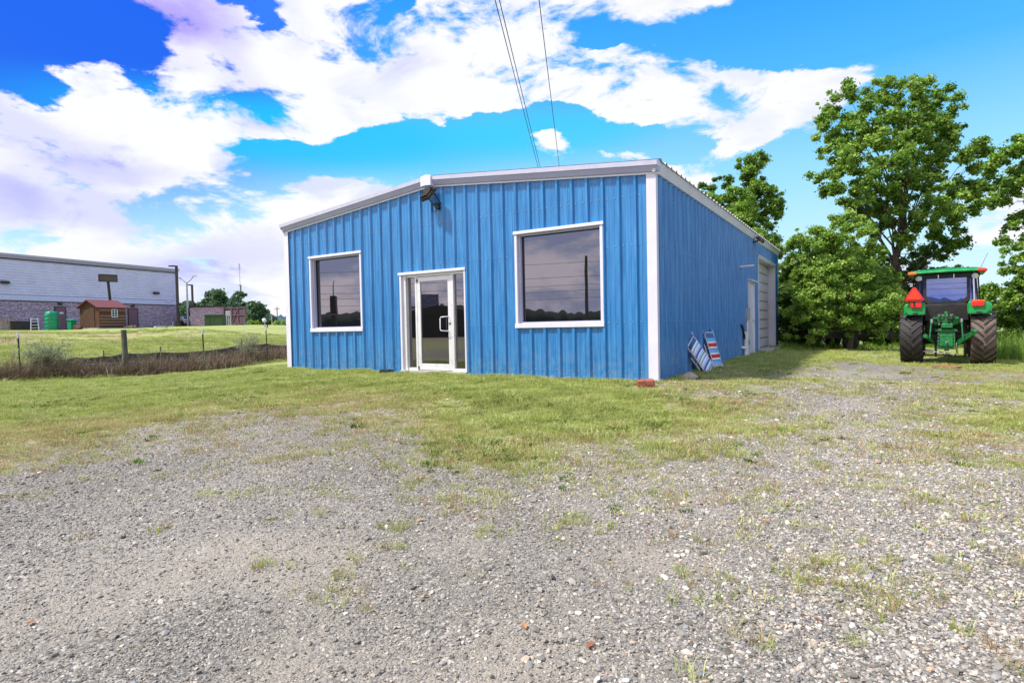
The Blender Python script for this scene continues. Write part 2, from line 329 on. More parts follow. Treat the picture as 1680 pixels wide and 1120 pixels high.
def gh(x, y):
    x = np.asarray(x, float); y = np.asarray(y, float); sh = x.shape; x = x.ravel(); y = y.ravel(); out = np.empty_like(x)
    for i in range(0, len(x), 40000):
        d2 = (x[i:i+40000, None]-CPA[:, 0])**2+(y[i:i+40000, None]-CPA[:, 1])**2
        w = 1/(d2+.35)**1.6; out[i:i+40000] = (w*CPA[:, 2]).sum(1)/w.sum(1)
    near = np.clip(1-np.hypot(x-9, y+4)/40, 0, 1)
    out += near*(.012*np.sin(x*2.1+y*.7)*np.sin(y*1.7-x*.4)+.008*np.sin(x*5.3+1)*np.sin(y*4.7+2))
    ins = (x > X0+.05) & (x < X1-.05) & (y > .05) & (y < DEEP-.05)
    out = np.where(ins, -.12, out)
    return out.reshape(sh)
def g1(x, y): return float(gh(np.array([x]), np.array([y]))[0])
# cover: lawn, dry grass, fine sand, weights set at spots of the yard (photo pixels turned to points on the ground)
def gpt(px, py, z=-.3):
    for _ in range(6):
        d = ray(px, py); t = (z-CAM[2])/d[2]; p = CAM+d*t; z = g1(p[0], p[1])
    return p[0], p[1]
CV = []
for px, py, g, dry, sand in [
 (0,640,1,.0,0),(120,640,1,0,0),(250,625,1,0,0),(400,615,1,0,0),(0,680,.9,.35,0),(150,670,.95,.3,0),(300,650,1,.1,0),(450,630,1,.1,0),
 (0,715,.8,.8,0),(120,705,.8,.8,0),(220,690,.75,.8,0),(330,672,.7,.6,0),(0,760,.55,1,0),(130,745,.45,1,0),(240,720,.35,1,0),(330,700,.25,.9,0),
 (0,800,.05,1,0),(150,780,.05,1,0),(260,760,.05,1,0),(380,720,.15,.9,0),(420,680,.4,.9,0),(520,615,1,.05,0),(600,620,1,.1,0),(700,625,1,.1,0),(800,635,1,0,0),(900,640,1,0,0),(1000,650,1,.05,0),
 (500,655,.75,.6,0),(580,665,.6,.8,0),(470,690,.3,.9,0),(660,690,.45,.9,0),(560,715,.2,.9,0),(650,720,.2,.9,0),(740,690,.9,.35,0),(760,720,.85,.45,0),(850,690,.95,.15,0),(950,700,.95,.2,0),(1050,690,.95,.1,0),(1130,680,.9,.25,0),
 (700,760,.45,.7,0),(820,755,.75,.55,0),(900,740,.6,.6,0),(980,750,.35,.8,0),(1080,735,.35,.7,0),(1170,700,.6,.5,0),
 (500,780,.04,.8,0),(600,780,.05,.8,0),(700,810,.1,.7,0),(800,800,.2,.6,0),(900,800,.15,.6,0),(1000,800,.25,.7,0),(1100,790,.3,.7,0),
 (1100,640,.5,.6,0),(1200,625,.55,.5,0),(1250,600,.95,.05,0),(1300,590,.9,.1,0),(1180,600,.7,.2,0),(1350,585,.85,.2,0),(1440,583,.6,.3,0),(1280,640,.3,.7,0),(1150,660,.6,.7,0),(1190,645,.4,.7,0),(1350,610,.12,.6,0),(1420,600,.08,.6,0),(1230,665,.5,.7,0),
 (1330,650,.15,.7,0),(1330,690,.12,.7,0),(1420,640,.3,.7,0),(1500,620,.25,.8,0),(1560,615,.35,.7,0),(1480,660,.3,.8,0),(1380,670,.1,.8,0),(1400,620,.06,.7,0),(1640,640,.6,.5,0),(1670,600,.95,.1,0),(1600,670,.45,.6,0),(1670,690,.7,.3,0),(1450,700,.25,.7,0),(1250,720,.3,.8,0),(1400,740,.2,.8,0),(1550,720,.4,.8,0),(1660,760,.4,.7,0),
 (1200,780,.3,.8,0),(1300,800,.1,.8,0),(1450,790,.2,.8,0),(1600,820,.12,.8,0),(1150,850,.03,.7,0),(1300,900,.05,.7,0),(1380,945,.25,.8,0),(1450,960,.05,.8,0),(1600,900,.05,.7,0),(1650,970,.06,.7,0),(1230,1000,.05,.7,0),
 (100,850,0,.5,0),(300,850,0,.5,0),(500,850,.02,.6,.1),(700,850,.04,.6,.1),(900,850,.06,.6,.1),(1000,860,.04,.6,0),
 (0,900,0,.5,.1),(150,930,0,.5,.45),(300,940,0,.5,.5),(400,900,0,.5,.75),(450,930,0,.5,.7),(560,910,0,.5,.55),(760,900,0,.5,.6),(650,960,.02,.5,.2),(850,930,0,.5,.15),(1070,910,0,.5,.85),(1150,940,0,.5,.6),(1000,960,0,.5,.3),
 (60,1030,0,.5,.55),(180,1010,0,.5,.65),(300,1020,0,.5,.1),(0,1100,0,.5,.4),(150,1110,0,.5,.15),(300,1100,0,.5,.1),(450,1090,0,.5,.7),(600,1100,0,.5,.6),(700,1050,0,.5,.25),(850,1080,0,.5,.75),(1000,1060,0,.5,.5),(1100,1110,0,.5,.3),(1250,1080,.01,.5,0),(1400,1080,.02,.5,0),(1550,1080,.01,.5,0),(1670,1050,.04,.5,0)]:
    x, y = gpt(px, py); CV.append((x, y, g, dry, sand))
for x, y, g, dry, sand in [(-5,-4,1,.1,0),(-8,0,1,.1,0),(-12,4,1,.1,0),(-20,8,1,.15,0),(-30,10,1,.2,0),(-30,30,1,.1,0),(-8,10,1,0,0),(-5,12,1,0,0),(0,20,1,0,0),(11,18,1,0,0),(18,14,1,0,0),(20,5,1,.3,0),(-40,20,1,.2,0),(-40,0,1,.2,0),(-60,0,1,.2,0),(-60,60,1,0,0),(30,30,1,0,0),(60,0,1,0,0),
                           (-15,-15,1,.2,0),(12.6,-13,.05,.5,.2),(18,-14,.3,.5,0),(6,-14,.1,.5,0),(12,-22,1,.2,0),(0,-22,1,.2,0),(25,-20,1,.2,0),(-2,-12,.3,.7,0),(3,-11,.05,.5,.2)]: CV.append((x, y, g, dry, sand))
CVA = np.array(CV)
def cover(x, y):
    x = np.asarray(x, float).ravel(); y = np.asarray(y, float).ravel(); out = np.empty((len(x), 3))
    for i in range(0, len(x), 30000):
        d2 = (x[i:i+30000, None]-CVA[:, 0])**2+(y[i:i+30000, None]-CVA[:, 1])**2
        w = 1/(d2+.12)**1.7; out[i:i+30000] = (w@CVA[:, 2:])/w.sum(1)[:, None]
    # bare clay streaks on the far bank
    bare = np.exp(-(((x+25)/5.5)**2+((y-8)/8)**2))*(.62+.5*np.sin(x*2.6+1.4*np.sin(y*.6))*np.sin(y*.8+x*.5))
    out[:, 0] -= np.where(x < -15, bare, 0)*(.5+.5*np.sin(x*1.3+y*.5)*np.sin(y*.9-x*.31)); out[:, 1] = np.maximum(out[:, 1], bare*1.2); out[:, 1] = np.clip(out[:, 1]*1.15+.10*np.sin(x*1.9+y*.8)*np.sin(y*2.3-x*.7), 0, 1)
    return out
def axis_lines(c, lo, hi, step, far):
    a = list(np.arange(lo, hi+1e-6, step)); s = step; v = hi
    while v < far: s *= 1.18; v += s; a.append(v)
    s = step; v = lo
    while v > -far: s *= 1.18; v -= s; a.insert(0, v)
    return np.array(a)
gx = axis_lines(0, -8, 19, .11, 2500); gy = axis_lines(0, -10.5, 12, .11, 2500)
GX, GY = np.meshgrid(gx, gy, indexing='ij'); GZ = gh(GX, GY)
nx, ny = GX.shape; idx = np.arange(nx*ny).reshape(nx, ny)
Fq = np.stack([idx[:-1, :-1], idx[1:, :-1], idx[1:, 1:], idx[:-1, 1:]], -1).reshape(-1, 4)
def groundmat():
    m = newmat('gravel_yard_and_lawn'); b = NB(m); g = b.n('ShaderNodeTexCoord').outputs['Object']
    cv = b.n('ShaderNodeAttribute', attribute_name='cover').outputs['Vector']; s = b.n('ShaderNodeSeparateXYZ', {0: cv}).outputs
    n1 = b.noise(g, 1.1, 6, .65); n2 = b.noise(g, 9, 6, .7); n3 = b.noise(g, 60, 4, .7)
    def stones(sc, cols):
        v = b.n('ShaderNodeTexVoronoi', {'Vector': g, 'Scale': sc, 'Randomness': 1.}); 
        r = b.n('ShaderNodeValToRGB', {0: b.n('ShaderNodeSeparateColor', {0: v.outputs['Color']}).outputs[0]}); e = r.color_ramp.elements
        while len(e) < len(cols): e.new(.5)
        for i, (q, c) in enumerate(zip(e, cols)): q.position = i/(len(cols)-1); q.color = (*c, 1)
        return r.outputs[0], v.outputs['Distance']
    SC = [(.09,.085,.075),(.19,.17,.14),(.27,.24,.195),(.34,.30,.235),(.25,.235,.21),(.47,.42,.35),(.62,.56,.47)]
    c1, d1 = stones(46, SC); c2, d2 = stones(95, SC)
    sel = b.mr(n2, .42, .58); gr = b.mix(sel, c1, c2); dd = b.ma('MULTIPLY', b.mix(sel, d1, d2), 1.)
    crack = b.mr(dd, .45, .75); gr = b.mix(b.ma('MULTIPLY', crack, .7), gr, (.05, .042, .034))
    gr = b.mix(b.mr(b.noise(g, .45, 5), .42, .66), b.mix(.25, gr, (.15, .145, .135)), b.mix(.45, gr, (.34, .31, .27)))
    sandc = b.mix(b.mr(n3, .3, .7), (.26, .225, .175), (.42, .37, .30))
    sm = b.mr(b.ma('ADD', b.ma('MULTIPLY', s[2], 1.12), b.ma('MULTIPLY', b.ma('SUBTRACT', n2, .5), 1.1)), .28, .75)
    c = b.mix(b.ma('MULTIPLY', sm, .9), gr, sandc)
    thin = b.mix(b.mr(n3, .35, .7), (.17, .17, .05), (.50, .52, .20))
    thin = b.mix(b.mr(n2, .35, .7), thin, (.32, .38, .11)); dryc = b.mix(b.mr(n3, .35, .65), (.24, .17, .08), (.50, .44, .22))
    gc = b.mix(b.mr(b.ma('ADD', s[1], b.ma('MULTIPLY', b.ma('SUBTRACT', n1, .5), .9)), .25, .95), thin, dryc)
    clay = b.mr(b.ma('SUBTRACT', s[1], s[0]), .1, .6)
    gm = b.mr(b.ma('ADD', s[0], b.ma('ADD', b.ma('MULTIPLY', b.ma('SUBTRACT', n2, .5), 1.3), b.ma('MULTIPLY', b.ma('SUBTRACT', n3, .5), .7))), .38, .72)
    pos = b.n('ShaderNodeSeparateXYZ', {0: g}).outputs[0]; faraway = b.mr(pos, -14., -18.)
    c = b.mix(faraway, c, b.mix(b.mr(n2, .3, .7), (.34, .22, .17), (.24, .16, .11)))
    c = b.mix(gm, c, gc)
    h = b.ma('ADD', b.ma('MULTIPLY', dd, -1.), b.ma('MULTIPLY', n3, .8))
    bp = b.n('ShaderNodeBump', {'Strength': .8, 'Distance': .015, 'Height': h}).outputs[0]
    b.out(b.n('ShaderNodeBsdfPrincipled', {'Base Color': c, 'Roughness': .92, 'Specular IOR Level': .2, 'Normal': bp}).outputs[0]); return m
go = npmesh('ground', np.stack([GX, GY, GZ], -1).reshape(-1, 3), Fq, groundmat(), kind='structure')
cov = cover(GX, GY); at_ = go.data.attributes.new('cover', 'FLOAT_VECTOR', 'POINT'); at_.data.foreach_set('vector', cov.astype('f').ravel())
go.data.polygons.foreach_set('use_smooth', np.ones(len(Fq), bool))
tag(go, 'gravel yard and grass running to the horizon')

# ------------------------------------------------------------------ blue metal building
B = thing('metal_building', 'low blue ribbed steel building with white trim, two tinted windows and glass door', 'building')
OPF = [(.595, 2.435, .95, 2.809), (3.635, 5.465, -.1, 2.196), (6.677, 8.538, .955, 2.805)]
OPS = [(8.76, 9.72, -.1, 2.2), (10.50, 14.38, -.1, 3.08)]
def roofz(x): return ZE+(ZR-ZE)*(x-X0)/(XR-X0) if x < XR else ZR+(ZE-ZR)*(x-XR)/(X1-XR)
def profile(a0, a1, off=0.):
    pts = []
    k = math.floor((a0-1)/FT)
    while k*FT < a1+1:
        c = k*FT+off
        pts += [(c-.048, 0), (c-.022, .042), (c+.022, .042), (c+.048, 0)]
        for q in (1, 2):
            c2 = c+q*FT/3; pts += [(c2-.020, 0), (c2-.010, .006), (c2+.010, .006), (c2+.020, 0)]
        k += 1
    return pts
def interp(pts, a):
    for (p, u), (q, w) in zip(pts, pts[1:]):
        if p <= a <= q: return u+(w-u)*(a-p)/(q-p) if q > p else u
    return 0
def wall(a0, a1, ztop, ops, to3, label=None, lap=0.):
    k = math.floor(a0/FT); edges = [a0]
    e_ = (math.floor(a0/FT)+1)*FT+.10
    while e_ < a1-.2: edges.append(e_); e_ += 3*FT
    edges.append(a1)
    P = profile(a0, a1)
    for i, (s0, s1) in enumerate(zip(edges, edges[1:])):
        st = sorted(set([s0, s1]+[p for p, _ in P if s0 < p < s1]+[q for o in ops for q in o[:2] if s0 < q < s1]))
        lo_, hi_ = MB(), MB(); lift = .0015*(i % 2)
        for p, q in zip(st, st[1:]):
            if q-p < 1e-4: continue
            m_ = (p+q)/2; segs = [(-.02, None)]
            for o in ops:
                if o[0] <= m_ <= o[1]:
                    segs = [(-.02, o[2])] if o[2] > 0 else []
                    segs.append((o[3], None))
            for z0, z1 in segs:
                u, w = interp(P, p)+lift, interp(P, q)+lift
                (lo_ if z1 is not None else hi_).add([to3(p, u, z0), to3(q, w, z0), to3(q, w, z1 if z1 is not None else ztop(q)), to3(p, u, z1 if z1 is not None else ztop(p))], [(0, 1, 2, 3)])
        if lo_.v: lo_.build('wall_panel', 'blue', B)
        if hi_.v: hi_.build('wall_panel', 'blue', B)
wall(X0, X1, roofz, OPF, lambda a, o, z: (a, -o, z))
wall(0, DEEP, lambda a: ZE, OPS, lambda a, o, z: (X1+o, a, z))
wall(0, DEEP, lambda a: ZE, [], lambda a, o, z: (X0-o, a, z))
wall(X0, X1, roofz, [], lambda a, o, z: (a, DEEP+o, z))
# screw heads along the girts
mb = MB()
for z in (.12, 1.0, 2.35, 3.2):
    for k in range(0, 31):
        for dx in (-.075, .075):
            x = k*FT+dx
            if any(o[0]-.05 < x < o[1]+.05 and o[2]-.05 < z < o[3]+.05 for o in OPF) or z > roofz(x)-.1: continue
            mb.box((x, -.006, z), (.014, .012, .014))
    for k in range(0, 50):
        for dy in (-.075, .075):
            y = k*FT+dy+.1
            if any(o[0]-.05 < y < o[1]+.05 and o[2]-.05 < z < o[3]+.05 for o in OPS) or y > DEEP: continue
            mb.box((X1+.006, y, z), (.012, .014, .014))
mb.build('panel_screws', 'galv', B, kind='stuff')
# corner and base trims
def cornertrim(x, y, sx, sy, m='white'):
    mb = MB(); w = .125; t = .045
    mb.b2((x+sx*t, y+sy*t, -.03), (x-sx*(w), y+sy*(t-.012), ZE-.01))
    mb.b2((x+sx*t, y+sy*(t-.014), -.03), (x+sx*(t-.012), y-sy*(.06), ZE-.01))
    mb.build('corner_trim', m, B)
cornertrim(X1, 0, 1, -1); cornertrim(X0, 0, -1, -1); cornertrim(X1, DEEP, 1, 1); cornertrim(X0, DEEP, -1, 1)
mb = MB(); 
for a, b_ in ((X0, 3.6), (5.5, X1)): mb.b2((a, -.06, -.06), (b_, .0, -.028))
mb.b2((X1, 0, -.06), (X1+.06, 8.7, -.028)); mb.b2((X1, 9.75, -.06), (X1+.06, 10.6, -.028)); mb.build('base_trim', 'galv', B)
mb = MB()
for a, b_ in ((X0+.01, 3.7), (5.4, X1-.01)): mb.b2((a, .01, -.35), (b_, .1, -.03))
mb.b2((X1-.1, .02, -.35), (X1-.005, DEEP, -.03)); mb.build('foundation', 'concrete', B)
# rake trims on the gable: thin white strip, dark lower band, light upper band
for xa, xb in ((X0-.06, XR), (XR, X1+.10)):
    def za(x): return ZE+(ZR-ZE)*(x-X0)/(XR-X0) if xb == XR else ZR+(ZE-ZR)*(x-XR)/(X1-XR)
    def strip(z0, z1, y0a, y0b, yb):
        return [(xa, y0a, za(xa)+z0), (xa, y0b, za(xa)+z1), (xa, yb, za(xa)+z1), (xa, yb, za(xa)+z0)], [(xb, y0a, za(xb)+z0), (xb, y0b, za(xb)+z1), (xb, yb, za(xb)+z1), (xb, yb, za(xb)+z0)]
    def pr(z0, z1, ya, yb_, back, name, m):
        A, Bq = strip(z0, z1, ya, yb_, back); mb = MB()
        mb.add(A+Bq, [(0, 1, 2, 3), (7, 6, 5, 4), (0, 4, 5, 1), (1, 5, 6, 2), (2, 6, 7, 3), (3, 7, 4, 0)]); return mb.build(name, m, B)
    pr(-.045, -.012, -.052, -.052, .02, 'rake_strip', 'white')
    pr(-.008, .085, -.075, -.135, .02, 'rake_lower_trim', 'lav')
    pr(.088, .165, -.150, -.165, .06, 'rake_upper_trim', 'lilac')
mb = MB(); pl = []
for x, dz in ((XR-.14, 0), (XR, .012), (XR+.14, 0)): pl.append((x, -.19, roofz(x)+.178+dz))
for x in (XR+.14, XR, XR-.14): pl.append((x, -.19, roofz(x)-.035))
mb.prism(pl, (0, .25, 0)).build('ridge_end_cap', 'lilac', B, bevel=.006)
# eave trim (side) and roof sheets
for sx, x in ((1, X1), (-1, X0)):
    mb = MB(); mb.add([(x+sx*.05, -.10, ZE-.02), (x+sx*.10, -.10, ZE+.17), (x+sx*.0, -.10, ZE+.17), (x, -.10, ZE-.02), (x+sx*.05, DEEP+.05, ZE-.02), (x+sx*.10, DEEP+.05, ZE+.17), (x+sx*.0, DEEP+.05, ZE+.17), (x, DEEP+.05, ZE-.02)], [(0,1,2,3),(7,6,5,4),(0,4,5,1),(1,5,6,2),(2,6,7,3),(3,7,4,0)]).build('eave_trim', 'white', B)
P = profile(0, DEEP)
y = -.02
while y < DEEP:
    y2 = min(y+3*FT, DEEP+.04)
    st = sorted(set([y, y2]+[p for p, _ in P if y < p < y2]))
    for xa, xb in ((X0-.1, XR), (XR, X1+.13)):
        mb = MB(); f = lambda x: (ZE+(ZR-ZE)*(x-X0)/(XR-X0) if xb == XR else ZR+(ZE-ZR)*(x-XR)/(X1-XR))+.172
        for p, q in zip(st, st[1:]):
            u, w = interp(P, p), interp(P, q)
            mb.add([(xa, p, f(xa)+u), (xb, p, f(xb)+u), (xb, q, f(xb)+w), (xa, q, f(xa)+w)], [(0, 1, 2, 3)])
        mb.build('roof_panel', 'roof', B)
    y = y2
# windows
for (a, b_, z0, z1) in (OPF[0], OPF[2]):
    fr = MB(); t = .055
    fr.b2((a, -.045, z0), (a+t, .02, z1)); fr.b2((b_-t, -.045, z0), (b_, .02, z1)); fr.b2((a-.02, -.062, z1-.05), (b_+.02, .02, z1+.008)); 
    w = fr.build('window', 'white', B, bevel=.004)
    MB().b2((a-.01, -.058, z0-.03), (b_+.01, .02, z0+.06)).build('window_sill', 'white', w, bevel=.004)
    rv = MB(); i = a+t
    rv.b2((a+t, .022, z0+.06), (a+t+.045, .13, z1-.05)); rv.b2((b_-t-.03, .022, z0+.06), (b_-t, .13, z1-.05)); rv.b2((a+t+.045, .022, z1-.085), (b_-t-.03, .13, z1-.05)); rv.b2((a+t+.045, .022, z0+.06), (b_-t-.03, .13, z0+.085))
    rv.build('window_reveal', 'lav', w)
    gk = MB(); gk.b2((a+t+.046, .085, z0+.086), (a+t+.062, .10, z1-.086)); gk.b2((a+t+.063, .085, z1-.102), (b_-t-.031, .10, z1-.086)); gk.build('glazing_gasket', 'black', w)
    MB().b2((a+t+.04, .102, z0+.08), (b_-t-.026, .112, z1-.08)).build('pane', 'glass', w)
# entrance: outer frame, two sidelites, leaf
a, b_, z0, z1 = OPF[1]
fr = MB(); fr.b2((a, -.05, z0+.08), (a+.05, .03, z1)); fr.b2((b_-.04, -.05, z0+.08), (b_, .03, z1)); fr.b2((a-.03, -.065, z1-.045), (b_+.01, .03, z1+.012))
ent = fr.build('entrance_frame', 'white', B, bevel=.004)
fr = MB(); fr.b2((a+.05, .0, .03), (a+.14, .14, z1-.045)); fr.b2((b_-.075, .0, .03), (b_-.04, .14, z1-.045)); fr.b2((a+.14, .031, z1-.10), (b_-.075, .14, z1-.045))
fr.b2((4.02, .031, .03), (4.07, .14, z1-.10)); fr.b2((5.03, .031, .03), (5.085, .14, z1-.10)); fr.b2((a+.14, .031, .03), (4.02, .14, .085)); fr.b2((5.085, .031, .03), (b_-.075, .14, .085)); fr.build('mullions', 'alu', ent)
MB().b2((a, -.09, -.03), (b_, .16, .028)).build('threshold', 'concrete', ent)
MB().b2((a+.13, .09, .08), (4.025, .10, z1-.095)).build('sidelite_pane', 'glass', ent); MB().b2((5.08, .09, .08), (b_-.07, .10, z1-.095)).build('sidelite_pane', 'glass', ent)
lf = MB(); dl, dr, db, dt = 4.075, 5.025, .04, z1-.11
lf.b2((dl, .035, db), (dl+.09, .085, dt)); lf.b2((dr-.09, .035, db), (dr, .085, dt)); lf.b2((dl+.09, .035, dt-.10), (dr-.09, .085, dt)); lf.b2((dl+.09, .035, db), (dr-.09, .085, db+.14))
leaf = lf.build('door', 'alu', B, bevel=.004)
MB().b2((dl+.085, .058, db+.135), (dr-.085, .066, dt-.095)).build('door_pane', 'glass', leaf)
MB().tube([(4.945, .03, .89), (4.945, -.035, .89), (4.80, -.05, .90), (4.78, -.05, .93), (4.78, -.05, 1.16), (4.80, -.05, 1.19), (4.945, -.035, 1.20), (4.945, .03, 1.20)], .011, 8).build('door_handle', 'white', leaf)
mb = MB(); mb.cyl((4.985, .036, 1.05), (4.985, .02, 1.05), .018, 12); mb.build('door_lock', 'black', leaf)
for z in (1.98, .05): MB().b2((dl-.003, .02, z), (dl+.022, .034, z+.07)).build('hinge', 'black', leaf)
# gable flood light
FL = Vector((4.70, -.24, 3.77)); R_ = Matrix.Rotation(math.radians(-8), 3, 'Z') @ Matrix.Rotation(math.radians(-58), 3, 'X')
R_ = Matrix.Rotation(math.radians(-22), 3, 'Z') @ Matrix.Rotation(math.radians(52), 3, 'X')
mb = MB(); mb.box(FL, (.34, .27, .07), R_)
for k in range(9): mb.box(FL+R_ @ Vector((-.14+k*.035, 0, .055)), (.008, .23, .05), R_)
fl = mb.build('flood_light', 'bronze', B, bevel=.006)
MB().box(FL+R_ @ Vector((0, 0, -.040)), (.28, .20, .012), R_).build('lens', 'lamp', fl)
mb = MB()
for s in (-1, 1): mb.tube([FL+R_ @ Vector((s*.185, 0, 0)), FL+R_ @ Vector((s*.19, .06, .12)), Vector((4.76+s*.1, -.03, 3.60))], .012, 6)
mb.bar((4.66, -.03, 3.60), (4.86, -.03, 3.60), .05, .04); mb.cyl((4.80, -.10, 3.53), (4.80, .0, 3.53), .055, 12); mb.tube([(4.80, -.1, 3.5), (4.83, -.14, 3.44), (4.78, -.16, 3.42), (4.72, -.2, 3.50)], .008, 6); mb.build('light_bracket', 'bronze', fl)
# side door with hood, big overhead door, flood light, pipe
a, b_, z0, z1 = OPS[0]
fr = MB(); fr.b2((X1-.05, a, z0), (X1+.05, a+.06, z1)); fr.b2((X1-.05, b_-.06, z0), (X1+.05, b_, z1)); fr.b2((X1-.05, a+.06, z1-.06), (X1+.05, b_-.06, z1))
sd = fr.build('side_door', 'white', B); MB().b2((X1-.03, a+.06, -.0), (X1+.01, b_-.06, z1-.06)).build('door_leaf', 'white', sd)
MB().add([(X1, a-.05, z1+.02), (X1+.14, a-.05, z1-.02), (X1+.14, b_+.05, z1-.02), (X1, b_+.05, z1+.02), (X1, a-.05, z1+.06), (X1+.14, a-.05, z1+.02), (X1+.14, b_+.05, z1+.02), (X1, b_+.05, z1+.06)], [(0,1,2,3),(7,6,5,4),(0,4,5,1),(1,5,6,2),(2,6,7,3),(3,7,4,0)]).build('door_hood', 'white', sd)
mb = MB(); mb.cyl((X1+.01, b_-.14, 1.0), (X1+.06, b_-.14, 1.0), .012); mb.cyl((X1+.06, b_-.14, 1.0), (X1+.09, b_-.14, 1.0), .03, 12); mb.build('door_knob', 'steel', sd)
a, b_, z0, z1 = OPS[1]
od = MB(); IN = .24
od.b2((X1-IN, a, z0), (X1+.055, a+.05, z1)); od.b2((X1-IN, b_-.05, z0), (X1+.055, b_, z1)); od.b2((X1-IN, a+.05, z1-.05), (X1+.055, b_-.05, z1)); od.b2((X1+.04, a-.05, z1), (X1+.075, b_+.05, z1+.05))
od = od.build('overhead_door', 'white', B)
nsl = 9; hh = (z1-.05-.03)/nsl
for k in range(nsl):
    mb = MB(); zb = .03+k*hh
    mb.b2((X1-IN, a+.05, zb+.014), (X1-IN+.04, b_-.05, zb+hh-.014)); mb.b2((X1-IN+.04, a+.06, zb+.05), (X1-IN+.048, b_-.06, zb+hh-.05)); mb.build('door_slat', 'white', od)
MB().b2((X1-IN-.05, a+.05, 0), (X1-IN-.01, b_-.05, z1-.05)).build('slat_backing', 'dark', od)
MB().b2((X1-IN, a-.1, -.15), (X1+.35, b_+.1, .015)).build('door_apron', 'concrete', od)
f2 = MB(); q = Vector((X1+.22, 9.7, 3.50)); R2 = Matrix.Rotation(math.radians(90), 3, 'Z') @ Matrix.Rotation(math.radians(40), 3, 'X')
f2.box(q, (.30, .24, .07), R2)
for k in range(7): f2.box(q+R2 @ Vector((-.12+k*.04, 0, .05)), (.008, .2, .04), R2)
f2 = f2.build('flood_light', 'bronze', B); MB().box(q+R2 @ Vector((0, 0, -.04)), (.25, .18, .012), R2).build('lens', 'lamp', f2); MB().bar((X1+.03, 9.7, 3.44), q, .04).build('light_bracket', 'bronze', f2)
MB().cyl((X1, 7.43, 2.50), (X1+.40, 7.43, 2.515), .028, 10).build('vent_pipe', 'pvc', B)
mb = MB(); mb.tube([(X1+.10, 7.78, -.1), (X1+.10, 7.78, .50), (X1+.12, 7.72, .62), (X1+.02, 7.66, .70)], .045, 10); mb.tube([(X1+.10, 7.70, .22), (X1+.10, 7.60, .22), (X1+.02, 7.56, .24)], .04, 8); mb.build('drain_pipe', 'pvc', B)
mb = MB(); mb.tube([(X1+.08, 7.72, .48), (X1+.07, 7.62, .72), (X1+.05, 7.58, .85), (X1+.0, 7.55, .88)], .035, 8); mb.build('pipe_elbow', 'black', B)
cb = MB().b2((X1, 8.22, 1.02), (X1+.13, 8.40, 1.36)).build('meter_box', 'galv', B, bevel=.01)
MB().cyl((X1+.06, 8.31, -.05), (X1+.06, 8.31, 1.02), .028, 8).build('conduit', 'pvc', cb); MB().b2((X1+.0, 8.42, .28), (X1+.09, 8.56, .42)).build('outlet_box', 'galv', cb)

# ------------------------------------------------------------------ things against the building
def stripes():
    m = newmat('striped_chair_fabric'); b = NB(m); g = b.n('ShaderNodeTexCoord').outputs['Object']
    z = b.n('ShaderNodeSeparateXYZ', {0: g}).outputs[2]
    info = b.n('ShaderNodeObjectInfo').outputs['Color']
    t = b.ma('FRACT', b.ma('MULTIPLY', z, 3.1)); r = b.n('ShaderNodeValToRGB', {0: t}); r.color_ramp.interpolation = 'CONSTANT'
    cols = [(0,(.80,.82,.84)),(.14,(.02,.16,.18)),(.20,(.45,.66,.85)),(.36,(.82,.84,.86)),(.46,(.03,.05,.12)),(.50,(.14,.14,.55)),(.62,(.50,.68,.88)),(.78,(.84,.85,.86)),(.90,(.02,.16,.18)),(.95,(.55,.7,.85))]
    e = r.color_ramp.elements
    while len(e) < len(cols): e.new(.5)
    for q, (p, c) in zip(e, cols): q.position = p; q.color = (*c, 1)
    c = r.outputs[0]; t2 = b.ma('FRACT', b.ma('MULTIPLY', z, 3.9)); 
    r2 = b.n('ShaderNodeValToRGB', {0: t2}); r2.color_ramp.interpolation = 'CONSTANT'; e = r2.color_ramp.elements
    cols = [(0,(.65,.02,.02)),(.16,(.8,.78,.78)),(.30,(.15,.45,.75)),(.62,(.02,.03,.12)),(.68,(.8,.8,.82)),(.84,(.65,.02,.02))]
    while len(e) < len(cols): e.new(.5)
    for q, (p, cc) in zip(e, cols): q.position = p; q.color = (*cc, 1)
    red = b.n('ShaderNodeSeparateColor', {0: info}).outputs[0]
    c = b.mix(red, c, r2.outputs[0])
    b.out(b.n('ShaderNodeBsdfPrincipled', {'Base Color': c, 'Roughness': .8, 'Normal': b.n('ShaderNodeBump', {'Strength': .2, 'Distance': .01, 'Height': b.noise(g, 90, 2)}).outputs[0]}).outputs[0]); return m
M['stripe'] = stripes()
